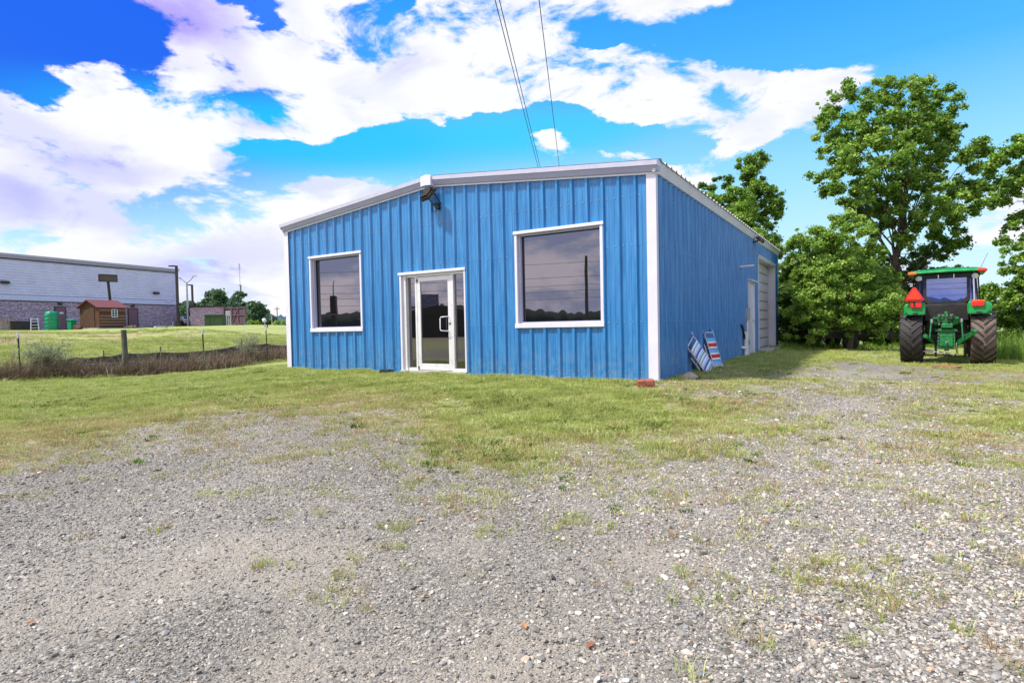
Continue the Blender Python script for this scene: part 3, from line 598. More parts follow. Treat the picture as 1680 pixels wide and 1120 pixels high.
def make_chair(label):   # local: x across, z along the folded length, y thickness
    t = thing('beach_chair', label, 'folding chair', group='folded beach chairs leaning on the side wall')
    w, L = .36, .80; f = MB()
    for s in (-1, 1): f.tube([(s*w/2, 0, 0), (s*w/2, 0, L*.5), (s*w/2, 0, L-.03), (s*(w/2-.03), 0, L)], .011, 8)
    f.cyl((-w/2, 0, .03), (w/2, 0, .03), .011, 8); f.cyl((-w/2+.03, 0, L), (w/2-.03, 0, L), .011, 8); f.build('back_frame', 'white', t)
    f = MB()
    for s in (-1, 1): f.tube([(s*(w/2+.025), .06, -.03), (s*(w/2+.025), .07, .55)], .010, 8)
    f.cyl((-w/2-.025, .06, -.03), (w/2+.025, .06, -.03), .010, 8); f.cyl((-w/2-.025, .07, .5), (w/2+.025, .07, .5), .010, 8); f.build('seat_frame', 'white', t)
    fb = MB(); n = 14
    vs = []
    for i in range(n+1):
        z = .05+(L-.16)*i/n; sag = .012*math.sin(PI*i/n)
        vs += [(-w/2+.005, -.012+.0, z), (0, -.008+sag, z), (w/2-.005, -.012, z)]
    fb.add(vs, [q for i in range(n) for q in ((i*3, i*3+1, i*3+4, i*3+3), (i*3+1, i*3+2, i*3+5, i*3+4))], True); fb = fb.build('back_fabric', 'stripe', t)
    md = fb.modifiers.new('thick', 'SOLIDIFY'); md.thickness = .004
    fb2 = MB().add([(-w/2, .075, .06), (w/2, .075, .06), (w/2, .085, .48), (-w/2, .085, .48)], [(0, 1, 2, 3)]).build('seat_fabric', 'stripe', t); fb2.modifiers.new('thick', 'SOLIDIFY').thickness = .004
    for s in (-1, 1): MB().tube([(s*(w/2+.02), .02, L-.12), (s*(w/2+.02), -.0, L+.03), (s*(w/2+.02)+.10, .08, L+.09), (s*(w/2+.02)+.24, .20, L+.11)], .012, 8).build('armrest', 'white', t)
    return t
def lean(o, foot, lx, lz):   # lx: across direction, lz: along direction
    lz = Vector(lz).normalized(); lx = Vector(lx); lx = (lx-lz*lx.dot(lz)).normalized(); ly = lz.cross(lx)
    m = Matrix((lx, ly, lz)).transposed().to_4x4(); m.translation = Vector(foot); o.matrix_world = m
ch = make_chair('folded beach chair with blue and white striped fabric, nearer the building corner')
c2 = copy_tree(ch); tag(c2, 'folded beach chair with red, white and blue stripes behind the blue one')
lean(ch, (9.84, 2.40, g1(9.84, 2.4)+.03), (.35, 1, 0), (-.30, -.42, .62))
lean(c2, (9.78, 3.38, g1(9.78, 3.38)+.03), (.3, 1, 0), (-.20, .06, .70))
for ch_ in c2.children:
    if 'fabric' in ch_.name: ch_.color = (1, 1, 1, 1)
for ch_ in ch.children:
    if 'fabric' in ch_.name: ch_.color = (0, 0, 0, 1)
def rock(name, c, d, m, seed, rz=0, sub=3):
    import bmesh
    bm = bmesh.new(); bmesh.ops.create_icosphere(bm, subdivisions=sub, radius=1)
    r = random.Random(seed); cuts = [Vector((r.uniform(-1, 1), r.uniform(-1, 1), r.uniform(-.4, 1))).normalized() for _ in range(9)]
    for v in bm.verts:
        for q in cuts:
            k = v.co.dot(q)
            if k > .72: v.co -= q*(k-.72)
        v.co = Vector((v.co.x*d[0]/2, v.co.y*d[1]/2, v.co.z*d[2]/2))*(1+.03*math.sin(9*v.co.x/d[0]+seed)*math.cos(8*v.co.y/d[1]))
    me = bpy.data.meshes.new(name); bm.to_mesh(me); bm.free(); me.materials.append(M[m])
    o = bpy.data.objects.new(name, me); COL.objects.link(o); o.location = c; o.rotation_euler.z = rz; return o
bx, by = 9.50, -.64
o = MB().box((0, 0, 0), (.27, .17, .11)).build('brick', 'brick', bevel=.014, loc=(bx, by, g1(bx, by)+.075)); o.rotation_euler = (.05, -.06, .45)
tag(o, 'loose red brick lying on the grass below the white corner trim', 'brick')
tag(rock('stone', (9.78, .92, g1(9.78, .92)+.03), (.42, .26, .22), 'stone', 3, .6), 'tan fieldstone against the side wall in front of the beach chairs', 'stone')
tag(rock('stone', (10.03, -1.3, g1(10.03, -1.3)+.0), (.26, .18, .07), 'stone', 5, .3), 'flat pale stone lying in the grass right of the red brick', 'stone')
mb = MB(); mb.box((0, 0, .05), (.30, .15, .10)); mb.box((0, -.02, .108), (.26, .11, .018))
o = mb.build('bait_box', 'black', bevel=.01, loc=(3.32, -.20, g1(3.3, -.2)+.0)); tag(o, 'small black plastic box on the ground left of the glass door', 'plastic box')
for k, (dy, ln, ang) in enumerate(((15.05, 1.0, .32), (15.2, .8, .42))):
    mb = MB(); zb = g1(X1+.4, dy); mb.bar((X1+.12+ang, dy+.3*k, zb+.02), (X1+.10, dy-.1, zb+ln), .14, .03, (1, 0, 0)); o = mb.build('wooden_board', 'board')
    tag(o, ['longer grey board leaning on the far corner of the blue building', 'shorter grey board leaning at the far corner beside a longer one'][k], 'board', 'boards leaning at the far corner')
p = at(1555, 604, 13.9); zb = g1(p.x, p.y)
mb = MB(); 
for k in range(3): mb.box((0, k*.10-.1, .05+.0*k), (.55-.04*k, .085, .035))
mb.box((-.18, 0, .018), (.06, .26, .03)); mb.box((.18, 0, .018), (.06, .26, .03))
o = mb.build('wooden_skid', mat('reddish_board', (.28, .12, .07), .8, var=.3, stretch=(.2, 1, 1)), loc=(p.x, p.y, zb)); o.rotation_euler.z = -.65
tag(o, 'small reddish wooden skid lying on the ground behind the tractor', 'skid')

# ------------------------------------------------------------------ tractor
tp = at(1552.5, 600, 15.7)
TX, TY = tp.x, tp.y; TZ = g1(TX, TY); TR = -math.atan2(TX-CAM[0], TY-CAM[1])
T = thing('tractor', 'green cab tractor seen from behind with red triangle on its left fender', 'tractor', (TX, TY, TZ), TR); T.scale = (.96, .96, .98)
def tyre(parent, x, y, R, w, nlug, m, rimR):
    prof = [(rimR, -w*.36), (R*.80, -w*.5), (R*.90, -w*.49), (R*.945, -w*.42), (R*.955, 0), (R*.945, w*.42), (R*.90, w*.49), (R*.80, w*.5), (rimR, w*.36)]
    cb_ = MB().lathe((0, 0, R), (1, 0, 0), prof, 40); mb = MB()
    for k in range(nlug):
        for s in (-1, 1):
            th0 = 2*PI*(k+(.5 if s > 0 else 0))/nlug; n = 4; ring = []
            for i in range(n+1):
                u = i/n; x_ = s*w*(.02+.47*u); th = th0+(.36*u)*(.75/R)*1.0 if True else 0
                r0 = R*.93-.02*u**3*2; r1 = R*(1.0-.035*u**2.5); hw = .026*(1+.3*u)/R*.75/.75
                for rr, dt in ((r0, -hw*1.4), (r1, -hw), (r1, hw), (r0, hw*1.4)):
                    a = th+dt; ring.append((x_, math.sin(a)*rr, R+math.cos(a)*rr))
            fs = []
            for i in range(n):
                for j in range(3): fs.append((i*4+j, i*4+j+1, (i+1)*4+j+1, (i+1)*4+j))
            fs += [(0, 1, 2, 3), (n*4+3, n*4+2, n*4+1, n*4)]
            mb.add(ring, fs)
    o = cb_.build('tyre', m, parent); o.location = (x, y, 0); mb.build('tread_lugs', 'rubber', o)
    return o
for s, m in ((-1, 'rubber'), (1, 'mudrubber')):
    w_ = tyre(T, s*.80, 0, .735, .54, 21, m, .46); w_.name = 'rear_wheel'
    if s > 0: tag(w_, 'mud-caked rear wheel')
    MB().lathe((0, 0, .735), (1, 0, 0), [(.47, -.2), (.44, -.18), (.42, -.05), (.15, -.02), (.15, .05), (.42, .05), (.44, .18), (.47, .2)], 32).build('rim', 'yellow', w_)
    w_ = tyre(T, s*.72, 2.25, .55, .36, 18, 'rubber', .33); w_.name = 'front_wheel'; MB().lathe((0, 0, .55), (1, 0, 0), [(.34, -.14), (.30, -.03), (.12, 0), (.30, .03), (.34, .14)], 28).build('rim', 'yellow', w_)
    # fender over the tyre
    fd = MB(); vs = []; n = 14; ins, outs = .46, .97
    for i in range(n+1):
        th = -.70+1.85*i/n; rr = .90; yy = math.sin(th)*rr; zz = .735+math.cos(th)*rr
        for xx, dz in ((ins, 0), (outs-.08, 0), (outs, -.05), (outs, -.09), (outs-.09, -.05), (ins, -.05)): vs.append((s*xx, yy, min(zz, 1.62)+dz))
    fs = [(i*6+j, i*6+(j+1) % 6, (i+1)*6+(j+1) % 6, (i+1)*6+j) for i in range(n) for j in range(6)]+[(0,1,2,3,4,5), tuple(n*6+5-j for j in range(6))]
    fd.add(vs, fs, True); fo = fd.build('fender', 'green', T)
    fb = MB(); pl = [(s*.47, -.62, 1.36), (s*.86, -.62, 1.36), (s*.96, -.62, 1.46), (s*.98, -.62, 1.58), (s*.93, -.62, 1.67), (s*.47, -.62, 1.70)]
    fb.prism(pl, (0, .30, 0)).build('fender_end', 'green', T, bevel=.03)
    MB().box((s*.70, -.63, 1.40), (.11, .05, .05)).build('license_bracket', 'black', fo)
    lt = MB().box((s*.68, -.62, 1.63), (.26, .12, .13)).build('tail_light', 'red', T, bevel=.02); MB().box((s*.68, -.60, 1.715), (.27, .14, .035)).build('light_cap', 'orange', lt, bevel=.01)
    MB().box((s*.78, -.24, 2.53), (.22, .16, .085)).build('roof_light', 'orange' if s < 0 else 'red', T, bevel=.035)
    wl = MB().lathe((s*.63, -.08, 2.40), (s*.1, -1, -.25), [(.0, .06), (.075, .05), (.085, 0), (.04, -.05)], 14); wl.build('work_light', 'lamp', T)
    # side posts and glass
    MB().bar((s*.70, -.02, 1.62), (s*.64, .0, 2.42), .045, .045).build('cab_post', 'dark', T); MB().bar((s*.62, -.12, 1.62), (s*.60, -.10, 2.40), .03, .03).build('cab_post', 'steel' if s > 0 else 'dark', T)
    MB().bar((s*.78, .75, 1.2), (s*.72, .75, 2.42), .05, .05).build('cab_post', 'dark', T); MB().bar((s*.60, 1.45, 1.3), (s*.58, 1.35, 2.42), .05, .05).build('cab_post', 'dark', T)
    MB().add([(s*.70, .02, 1.66), (s*.66, .02, 2.40), (s*.72, .73, 2.40), (s*.77, .73, 1.5)], [(0, 1, 2, 3)]).build('side_window', 'cabglass', T).modifiers.new('t', 'SOLIDIFY').thickness = .008
    MB().add([(s*.77, .77, 1.25), (s*.72, .77, 2.40), (s*.59, 1.35, 2.40), (s*.62, 1.42, 1.3)], [(0, 1, 2, 3)]).build('side_window', 'cabglass', T).modifiers.new('t', 'SOLIDIFY').thickness = .008
    MB().add([(s*.50, -.03, 1.66), (s*.68, .0, 1.66), (s*.63, .0, 2.40), (s*.50, -.03, 2.40)], [(0, 1, 2, 3)]).build('quarter_window', 'cabglass', T).modifiers.new('t', 'SOLIDIFY').thickness = .008
# roof
rf = MB(); vs = []
for z, kx, y0, y1 in ((2.50, .86, -.25, 1.55), (2.53, .90, -.30, 1.62), (2.585, .84, -.24, 1.56), (2.635, .62, -.05, 1.35)):
    vs += [(-kx, y0, z), (0, y0-.04, z+.01), (kx, y0, z), (kx, y1, z), (-kx, y1, z)]
rf.add(vs, [(4,3,2,1,0)]+[(i*5+j, i*5+(j+1) % 5, (i+1)*5+(j+1) % 5, (i+1)*5+j) for i in range(3) for j in range(5)]+[(15,16,17,18,19)])
rf.build('cab_roof', 'green', T, bevel=.02)
MB().b2((-.74, -.12, 2.38), (.74, 1.5, 2.49)).build('roof_liner', 'dark', T, bevel=.01)
for x in (-.18, .17): MB().b2((x-.01, -.15, 2.36), (x+.01, -.10, 2.47)).build('wiper_pivot', 'steel', T)
# rear window with cut lower corners
def win(z0, z1, w, c, y): return [(-w+c, y, z0), (w-c, y, z0), (w, y, z0+c), (w, y, z1), (-w, y, z1), (-w, y, z0+c)]
o_ = win(1.66, 2.42, .53, .13, -.07); i_ = win(1.72, 2.37, .455, .13, -.07)
fr = MB(); n = 6; vs = [*o_, *i_, *[(x, y+.06, z) for x, y, z in o_], *[(x, y+.06, z) for x, y, z in i_]]
fr.add(vs, [(j, (j+1) % 6, 6+(j+1) % 6, 6+j) for j in range(6)]+[(12+j, 12+(j+1) % 6, 18+(j+1) % 6, 18+j) for j in range(6)]+[(j, (j+1) % 6, 12+(j+1) % 6, 12+j) for j in range(6)]+[(6+j, 6+(j+1) % 6, 18+(j+1) % 6, 18+j) for j in range(6)])
fr = fr.build('rear_window', 'dark', T); MB().prism([(x, -.045, z) for x, y, z in i_], (0, .01, 0)).build('window_glass', 'cabglass', fr)
mb = MB()
for x in (-.05, .04): mb.cyl((x, -.08, 1.755), (x, -.04, 1.755), .014, 8)
mb.build('window_latch', 'black', fr)
mb = MB(); mb.b2((-.50, -.08, 1.20), (.50, .10, 1.66)); mb.b2((-.47, .10, .85), (.47, 1.4, 1.64)); mb.build('cab_body', 'dark', T, bevel=.02)
MB().b2((-.36, 1.4, .75), (.36, 3.1, 1.55)).build('engine_hood', 'green', T, bevel=.08)
MB().b2((-.16, -.30, .55), (.16, 2.9, .95)).build('chassis', 'dark', T, bevel=.02)
MB().cyl((-.75, 0, .735), (.75, 0, .735), .12, 16).build('rear_axle', 'dark', T); MB().cyl((-.7, 2.25, .55), (.7, 2.25, .55), .08, 12).build('front_axle', 'dark', T)
# rear housing + hitch
ho = MB(); ho.b2((-.20, -.42, .42), (.20, -.25, .98)); ho.b2((-.25, -.46, .90), (.25, -.25, .965)); ho.b2((-.15, -.46, .50), (.15, -.42, .82)); ho.b2((-.12, -.52, 1.0), (.14, -.30, 1.12)); ho = ho.build('gear_housing', 'grime', T, bevel=.015)
mb = MB(); 
for x in (-.18, .18):
    for z in (.47, .56, .65, .74, .83, .92): mb.cyl((x, -.45, z), (x, -.41, z), .012, 6)
mb.cyl((0, -.60, .62), (0, -.42, .62), .025, 10); mb.build('bolts', 'steel', ho)
mb = MB(); 
for z in (1.16, 1.24, 1.32): mb.b2((-.20, -.36, z), (.16, -.22, z+.055))
mb.b2((-.05, -.40, 1.10), (.03, -.25, 1.45)); mb.b2((-.30, -.3, 1.25), (.28, -.24, 1.30)); vb = mb.build('valve_block', 'grime', T, bevel=.008)
r = random.Random(5)
for k in range(8):
    x = -.16+.09*(k % 4); z = 1.10+.23*(k//4); MB().cyl((x, -.45, z), (x, -.36, z+.03), .024, 10).build('hose_coupler', 'steel', vb)
mb = MB()
for k in range(6):
    x = r.uniform(-.2, .2); z = r.uniform(1.1, 1.4); mb.tube([(x, -.38, z), (x+r.uniform(-.1, .1), -.50, z-.08), (x*1.5+.1, -.4, z-.22), (x*1.6, -.28, z-.3)], .012, 6)
mb.build('hydraulic_hoses', 'black', vb)
for s in (-1, 1):
    arm = MB(); arm.bar((s*.20, -.30, 1.10), (s*.33, -.62, 1.20), .06, .08); arm.build('lift_arm', 'grime', T, bevel=.01)
    MB().tube([(s*.33, -.62, 1.20), (s*.36 if s > 0 else -.37, -.72, .72)], .020, 8).build('lift_link', 'grime' , T)
    MB().tube([(s*.33, -.61, 1.25), (s*.33, -.61, 1.14)], .035, 8).build('link_pin', 'steel', T)
MB().bar((-.28, -.25, .60), (-.46, -.90, .80), .035, .09).build('lower_link', 'grime', T, bevel=.008)
MB().bar((.24, -.30, .58), (.60, -.92, .90), .04, .12).build('lower_link', 'grime', T, bevel=.008)
MB().cyl((.57, -.95, .88), (.63, -.88, .92), .06, 12).build('link_ball', 'grime', T)
MB().cyl((-.46, -.95, .80), (-.46, -.85, .80), .055, 12).build('link_ball', 'grime', T)
MB().tube([(.02, -.35, 1.0), (.16, -.5, 1.10), (.24, -.62, 1.26)], .032, 8).build('top_link', 'grime', T)
mb = MB(); mb.tube([(-.60, -.30, .36), (-.2, -.32, .34), (.08, -.38, .30), (.17, -.4, .27), (.23, -.4, .30), (.22, -.38, .60)], .022, 8); mb.build('hose_guard', 'steel', T)
MB().b2((-.55, -.2, .24), (.22, -.16, .27)).build('drawbar_brace', 'dark', T); MB().b2((-.05, -.55, .38), (.06, 1.0, .43)).build('drawbar', 'dark', T)
for x in (-.24, .42): MB().b2((x-.03, -.12, .2), (x+.03, -.02, .75)).build('stabiliser', 'dark', T)
mb = MB()
for k in range(2): mb.b2((.44+.0*k, .2+.4*k, .25), (.62, .5+.4*k, .80))
mb.build('fuel_tank', 'black', T, bevel=.03)
# slow vehicle triangle
def tri(r, y, h): return [(-.72+x*r, y, 1.90+z*r) for x, z in ((-1, -.48), (-.86, -.62), (.86, -.62), (1, -.48), (.14, .98), (-.14, .98))]
sm_ = MB().prism(tri(.235, -.72, 0), (0, .012, 0)).build('slow_vehicle_triangle', mat('red_reflector', (.55, .01, .01), .3, coat=.5), T); MB().prism(tri(.165, -.735, 0), (0, .014, 0)).build('orange_centre', mat('orange_red_panel', (.85, .045, .01), .4), sm_)
MB().b2((-.735, -.705, 1.6), (-.705, -.68, 1.95)).build('triangle_post', 'dark', T)
MB().tube([(.74, .0, 2.58), (.80, -.02, 2.72), (.90, -.05, 2.98)], .005, 5).build('antenna', 'black', T)
MB().tube([(.66, -.02, 1.66), (.65, -.0, 2.38)], .018, 8).build('grab_rail', 'steel', T)

# ------------------------------------------------------------------ flat trailer by the hedge
tq = at(1385, 560, 21.5); TLZ = g1(tq.x, tq.y)
TL = thing('utility_trailer', 'low dark utility trailer with a pipe rack parked against the hedge', 'trailer', (tq.x, tq.y, TLZ), .40)
MB().b2((-1.5, -.75, .50), (1.3, .75, .60)).build('deck', 'dark', TL); MB().b2((-1.5, -.79, .42), (1.35, -.75, .66)).build('side_rail', 'dark', TL); MB().b2((-1.5, .75, .42), (1.35, .79, .66)).build('side_rail', 'dark', TL)
for x, y_ in ((-.1, -.82), (-.1, .82)): w_ = MB().lathe((x, y_, .27), (0, 1, 0), [(.12, -.09), (.26, -.08), (.27, 0), (.26, .08), (.12, .09)], 18).build('wheel', 'rubber', TL)
MB().tube([(.2, -.7, .6), (.2, -.7, 1.28), (-.9, -.7, 1.30), (-.9, -.7, .6)], .02, 6).build('pipe_rack', 'dark', TL); MB().tube([(.2, -.7, 1.28), (1.1, -.7, .62)], .02, 6).build('rack_brace', 'dark', TL); MB().tube([(1.3, 0, .5), (2.2, 0, .42)], .04, 8).build('tongue', 'dark', TL); MB().cyl((2.1, 0, 0), (2.1, 0, .62), .03, 8).build('jack_stand', 'dark', TL)

# ------------------------------------------------------------------ trees
def leafcloud(clumps, n, size, bias=.45, flat=.75, sd=0, tonebase=.06, up=.5):
    rg = np.random.default_rng(sd); C = np.array([c[:3] for c in clumps]); Rr = np.array([c[3] for c in clumps]); w = Rr**2; w /= w.sum()
    k = rg.choice(len(C), n, p=w); d = rg.normal(size=(n, 3)); d /= np.linalg.norm(d, axis=1)[:, None]
    r = Rr[k]*rg.random(n)**bias*(1+.42*rg.normal(size=n)); P = C[k]+d*r[:, None]*np.array([1, 1, flat])
    nrm = d*.6+rg.normal(size=(n, 3))*.8; nrm[:, 2] += up; nrm /= np.linalg.norm(nrm, axis=1)[:, None]
    t = np.cross(nrm, rg.normal(size=(n, 3))); t /= np.linalg.norm(t, axis=1)[:, None]; b = np.cross(nrm, t)
    s = size*rg.uniform(.6, 1.35, n)[:, None]
    V = np.stack([P-t*s*.5, P+b*s*.36+nrm*s*.08, P+t*s*.6, P-b*s*.36+nrm*s*.08], 1).reshape(-1, 3)
    F = np.arange(4*n).reshape(n, 4)
    ct = rg.random(len(C))
    tone = np.clip(.55*ct[k]+.45*rg.random(n)+tonebase, 0, 1)
    return V, F, tone
def sub(blobs, k, fr, sd):
    rg = np.random.default_rng(sd); out = []
    for (x, y, z, r) in blobs:
        m = max(3, int(k*r*r))
        for _ in range(m):
            d = rg.normal(size=3); d /= np.linalg.norm(d); q = rg.random()**.35*(1.18 if rg.random() < .25 else 1); out.append((x+d[0]*r*q*.9, y+d[1]*r*q*.9, z+d[2]*r*q*.9, fr*rg.uniform(.3, 1.35)))
    return out
def tree(name, label, cat, base, blobs, trunk_r, leaf, n, size, sd, k=6, fr=.5, limbs=14, group=None, trunk_top=None, flat=.75, wood=True, sparse=None):
    base = Vector(base); t = thing(name, label, cat, base, 0, group)
    rel = [(b[0]-base.x, b[1]-base.y, b[2]-base.z, b[3]) for b in blobs]
    cl = sub(rel, k*4.4, fr*.48, sd); V, F, tone = leafcloud(cl, int(n*2.7), size*.68, sd=sd, flat=flat)
    npmesh('crown', V, F, leaf, t, tone)
    if wood:
        rg = random.Random(sd); top = Vector(trunk_top)-base if trunk_top else Vector((np.mean([b[0] for b in rel]), np.mean([b[1] for b in rel]), max(b[2] for b in rel)))
        pts = [Vector((0, 0, -.3))]; m = 8
        for i in range(1, m+1):
            u = i/m; pts.append(top*u+Vector((rg.uniform(-1, 1), rg.uniform(-1, 1), 0))*trunk_r*1.2*(1 if i < m else 0))
        rs = [trunk_r*(1.25-.2*min(1, i*2/m))*(1-.85*i/m) for i in range(m+1)]
        MB().tube(pts, rs, 10).build('trunk', 'bark', t)
        mb = MB(); sel = rg.sample(cl, min(limbs, len(cl)))
        for c in sel:
            e_ = Vector(c[:3]); hz = min(max(e_.z*.55, top.z*.22), top.z*.9); u = hz/top.z; i = min(int(u*m), m-1); s_ = pts[i].lerp(pts[i+1], u*m-i)
            mid = s_.lerp(e_, .5)+Vector((rg.uniform(-.3, .3), rg.uniform(-.3, .3), rg.uniform(.0, .4)))*min(1, trunk_r*4); r0 = trunk_r*(1-.8*u)*.30
            mb.tube([s_, s_.lerp(mid, .5)+Vector((0, 0, -.05)), mid, e_], [r0, r0*.8, r0*.55, r0*.15], 6)
            for _ in range(3):
                q = mid.lerp(e_, rg.uniform(.1, .9)); mb.tube([q, q+Vector((rg.uniform(-1, 1), rg.uniform(-1, 1), rg.uniform(-.2, .8)))*.7*min(1.5, trunk_r*4)], [r0*.3, r0*.08], 5)
        mb.build('branches', 'bark', t)
    return t
def bl(px, py, D, rp, dd=0): p = at(px, py, D+dd); return (p.x, p.y, p.z, rp*D/FPX)
def gbase(px, D, z=None):
    p = at(px, 560, D); return (p.x, p.y, g1(p.x, p.y))
D = 24
tree('broadleaf_tree', 'tallest tree with a broad open crown, rising behind the tractor', 'tree', gbase(1464, D),
     [bl(1400,185,D,58), bl(1480,180,D,62,-1), bl(1540,200,D,50,.5), bl(1420,265,D,75,-1.5), bl(1510,265,D,70,.5), bl(1375,230,D,42), bl(1585,250,D,34), bl(1500,340,D,62,-.5), bl(1430,340,D,60,1), bl(1352,305,D,24), bl(1600,300,D,34,.8), bl(1560,340,D,38), bl(1515,150,D,26), bl(1575,400,D,26), bl(1540,395,D,30, 1)],
     .20, 'leaf_mid', 54000, .155, 21, k=7, fr=.40, limbs=34, trunk_top=tuple(at(1490, 190, D)))
D = 20.5
tree('broadleaf_tree', 'bushy bright green young tree between the overhead door and the tractor', 'tree', gbase(1392, D),
     [bl(1385,400,D,55), bl(1350,430,D,50), bl(1430,440,D,48,.3), bl(1330,480,D,48), bl(1390,490,D,60,-.4), bl(1450,490,D,40), bl(1345,395,D,28), bl(1310,390,D,20), bl(1430,520,D,36), bl(1320,530,D,34,.2)],
     .09, 'leaf_bright', 36000, .12, 22, k=13, fr=.30, limbs=16, trunk_top=tuple(at(1390, 380, D)))
D = 25
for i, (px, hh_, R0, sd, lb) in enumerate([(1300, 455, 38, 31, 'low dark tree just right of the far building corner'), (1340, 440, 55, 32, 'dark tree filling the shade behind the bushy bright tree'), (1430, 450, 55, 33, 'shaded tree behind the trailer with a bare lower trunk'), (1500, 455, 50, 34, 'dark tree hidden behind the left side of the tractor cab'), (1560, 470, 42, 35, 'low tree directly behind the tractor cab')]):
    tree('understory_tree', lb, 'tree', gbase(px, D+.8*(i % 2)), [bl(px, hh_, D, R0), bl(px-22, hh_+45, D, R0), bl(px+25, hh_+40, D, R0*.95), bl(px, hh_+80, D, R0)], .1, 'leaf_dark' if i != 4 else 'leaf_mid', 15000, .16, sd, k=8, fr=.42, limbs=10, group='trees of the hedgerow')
for i, (px, D, sd, lb) in enumerate([(1296, 22.5, 81, 'leafy shrub at the hedge foot nearest the overhead door'), (1345, 23.5, 82, 'shrub at the hedge foot behind the trailer end'), (1405, 24, 83, 'shrub at the hedge foot behind the pipe rack'), (1462, 23.5, 84, 'shrub at the hedge foot just left of the tractor'), (1530, 25, 85, 'shrub seen under the tractor between its wheels'), (1600, 24.5, 86, 'shrub behind the muddy tractor wheel')]):
    tree('hedge_shrub', lb, 'shrub', gbase(px, D), [bl(px, 520, D, 30), bl(px-18, 540, D, 26), bl(px+18, 538, D, 26), bl(px+5, 492, D, 26)], .05, 'leaf_mid' if i % 2 else 'leaf_dark', 7500, .13, sd, k=9, fr=.36, limbs=6, group='shrubs along the hedge foot')
D = 19.5
tree('broadleaf_tree', 'tree at the right frame edge reaching thin branches over the tractor', 'tree', gbase(1790, D),
     [bl(1690,240,D,26), bl(1650,255,D,24), bl(1625,285,D,24,.5), bl(1665,300,D,34), bl(1700,280,D,40), bl(1625,325,D,20), bl(1600,325,D,18,.4), bl(1745,250,D,70), bl(1760,330,D,70), bl(1655,370,D,16), bl(1643,395,D,10), bl(1690,355,D,30), bl(1800,220,D,80), bl(1820,330,D,80), bl(1672,395,D,13)],
     .2, 'leaf_mid', 26000, .15, 23, k=9, fr=.30, limbs=36, trunk_top=tuple(at(1770, 200, D)))
D = 18.5
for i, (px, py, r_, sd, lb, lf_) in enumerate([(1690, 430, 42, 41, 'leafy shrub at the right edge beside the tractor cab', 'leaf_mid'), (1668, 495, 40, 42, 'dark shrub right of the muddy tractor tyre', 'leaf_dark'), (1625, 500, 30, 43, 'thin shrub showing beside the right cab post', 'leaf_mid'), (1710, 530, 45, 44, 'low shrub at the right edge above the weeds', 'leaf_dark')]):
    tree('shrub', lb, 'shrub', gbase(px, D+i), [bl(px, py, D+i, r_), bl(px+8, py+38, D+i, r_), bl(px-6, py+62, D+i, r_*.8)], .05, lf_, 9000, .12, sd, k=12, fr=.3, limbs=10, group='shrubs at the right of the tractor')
D = 31
tree('broadleaf_tree', 'slender open tree above the eave behind the blue building', 'tree', gbase(1232, D),
     [bl(1225,275,D,22), bl(1245,262,D,16), bl(1232,310,D,34), bl(1262,322,D,24), bl(1215,340,D,32), bl(1255,360,D,26), bl(1240,400,D,30), bl(1272,345,D,12), bl(1190,325,D,16), bl(1265,395,D,14), bl(1240,450,D,40)],
     .14, 'leaf_mid', 21000, .17, 24, k=8, fr=.42, limbs=26, trunk_top=tuple(at(1238, 262, D)))
D = 27
tree('broadleaf_tree', 'bright green bushy tree close behind the blue roof', 'tree', gbase(1200, D),
     [bl(1220,350,D,26), bl(1165,335,D,20), bl(1205,365,D,30), bl(1235,385,D,24), bl(1150,330,D,16), bl(1180,380,D,40), bl(1225,430,D,50)],
     .1, 'leaf_bright', 19000, .14, 25, k=11, fr=.36, limbs=12, trunk_top=tuple(at(1205, 330, D)))
tree('broadleaf_tree', 'small dark-leaved tree peeping over the blue roof edge, leftmost of those behind', 'tree', gbase(1165, D+5),
     [bl(1182,300,D+5,16), bl(1160,312,D+5,14), bl(1130,318,D+5,12), bl(1195,295,D+5,10), bl(1170,350,D+5,40)], .08, 'leaf_dark', 7000, .16, 26, k=6, fr=.3, limbs=12, trunk_top=tuple(at(1165, 300, D+5)))
tree('broadleaf_tree', 'low dark tree behind the far eave corner', 'tree', gbase(1268, 29), [bl(1262,395,29,16), bl(1270,420,29,18), bl(1255,440,29,24), bl(1285,470,29,26), bl(1275, 520, 29, 34)], .08, 'leaf_dark', 8000, .16, 27, k=6, fr=.34, limbs=10, group='trees of the hedgerow')
# distant trees beyond the store
for px, py, r_, Dd, sd, lb in [(302,500,20,95,51,'far tree showing between the brick store and the enclosure'), (340,498,18,110,52,'far tree behind the dark lamp post'), (372,500,24,105,53,'far tree behind the middle of the brick enclosure'), (398,500,22,112,54,'far tree behind the enclosure gate and the mast'), (425,512,19,100,55,'rounded far tree right of the enclosure gate'), (440,520,12,120,56,'small far tree at the edge of the blue hill')]:
    tree('distant_tree', lb, 'tree', gbase(px, Dd), [bl(px, py, Dd, r_), bl(px-r_*.6, py+12, Dd, r_*.8), bl(px+r_*.6, py+10, Dd, r_*.8), bl(px, py+24, Dd, r_)], .3, 'leaf_far', 3500, .75, sd, k=.35, fr=1.5, limbs=5, group='distant trees beyond the store')
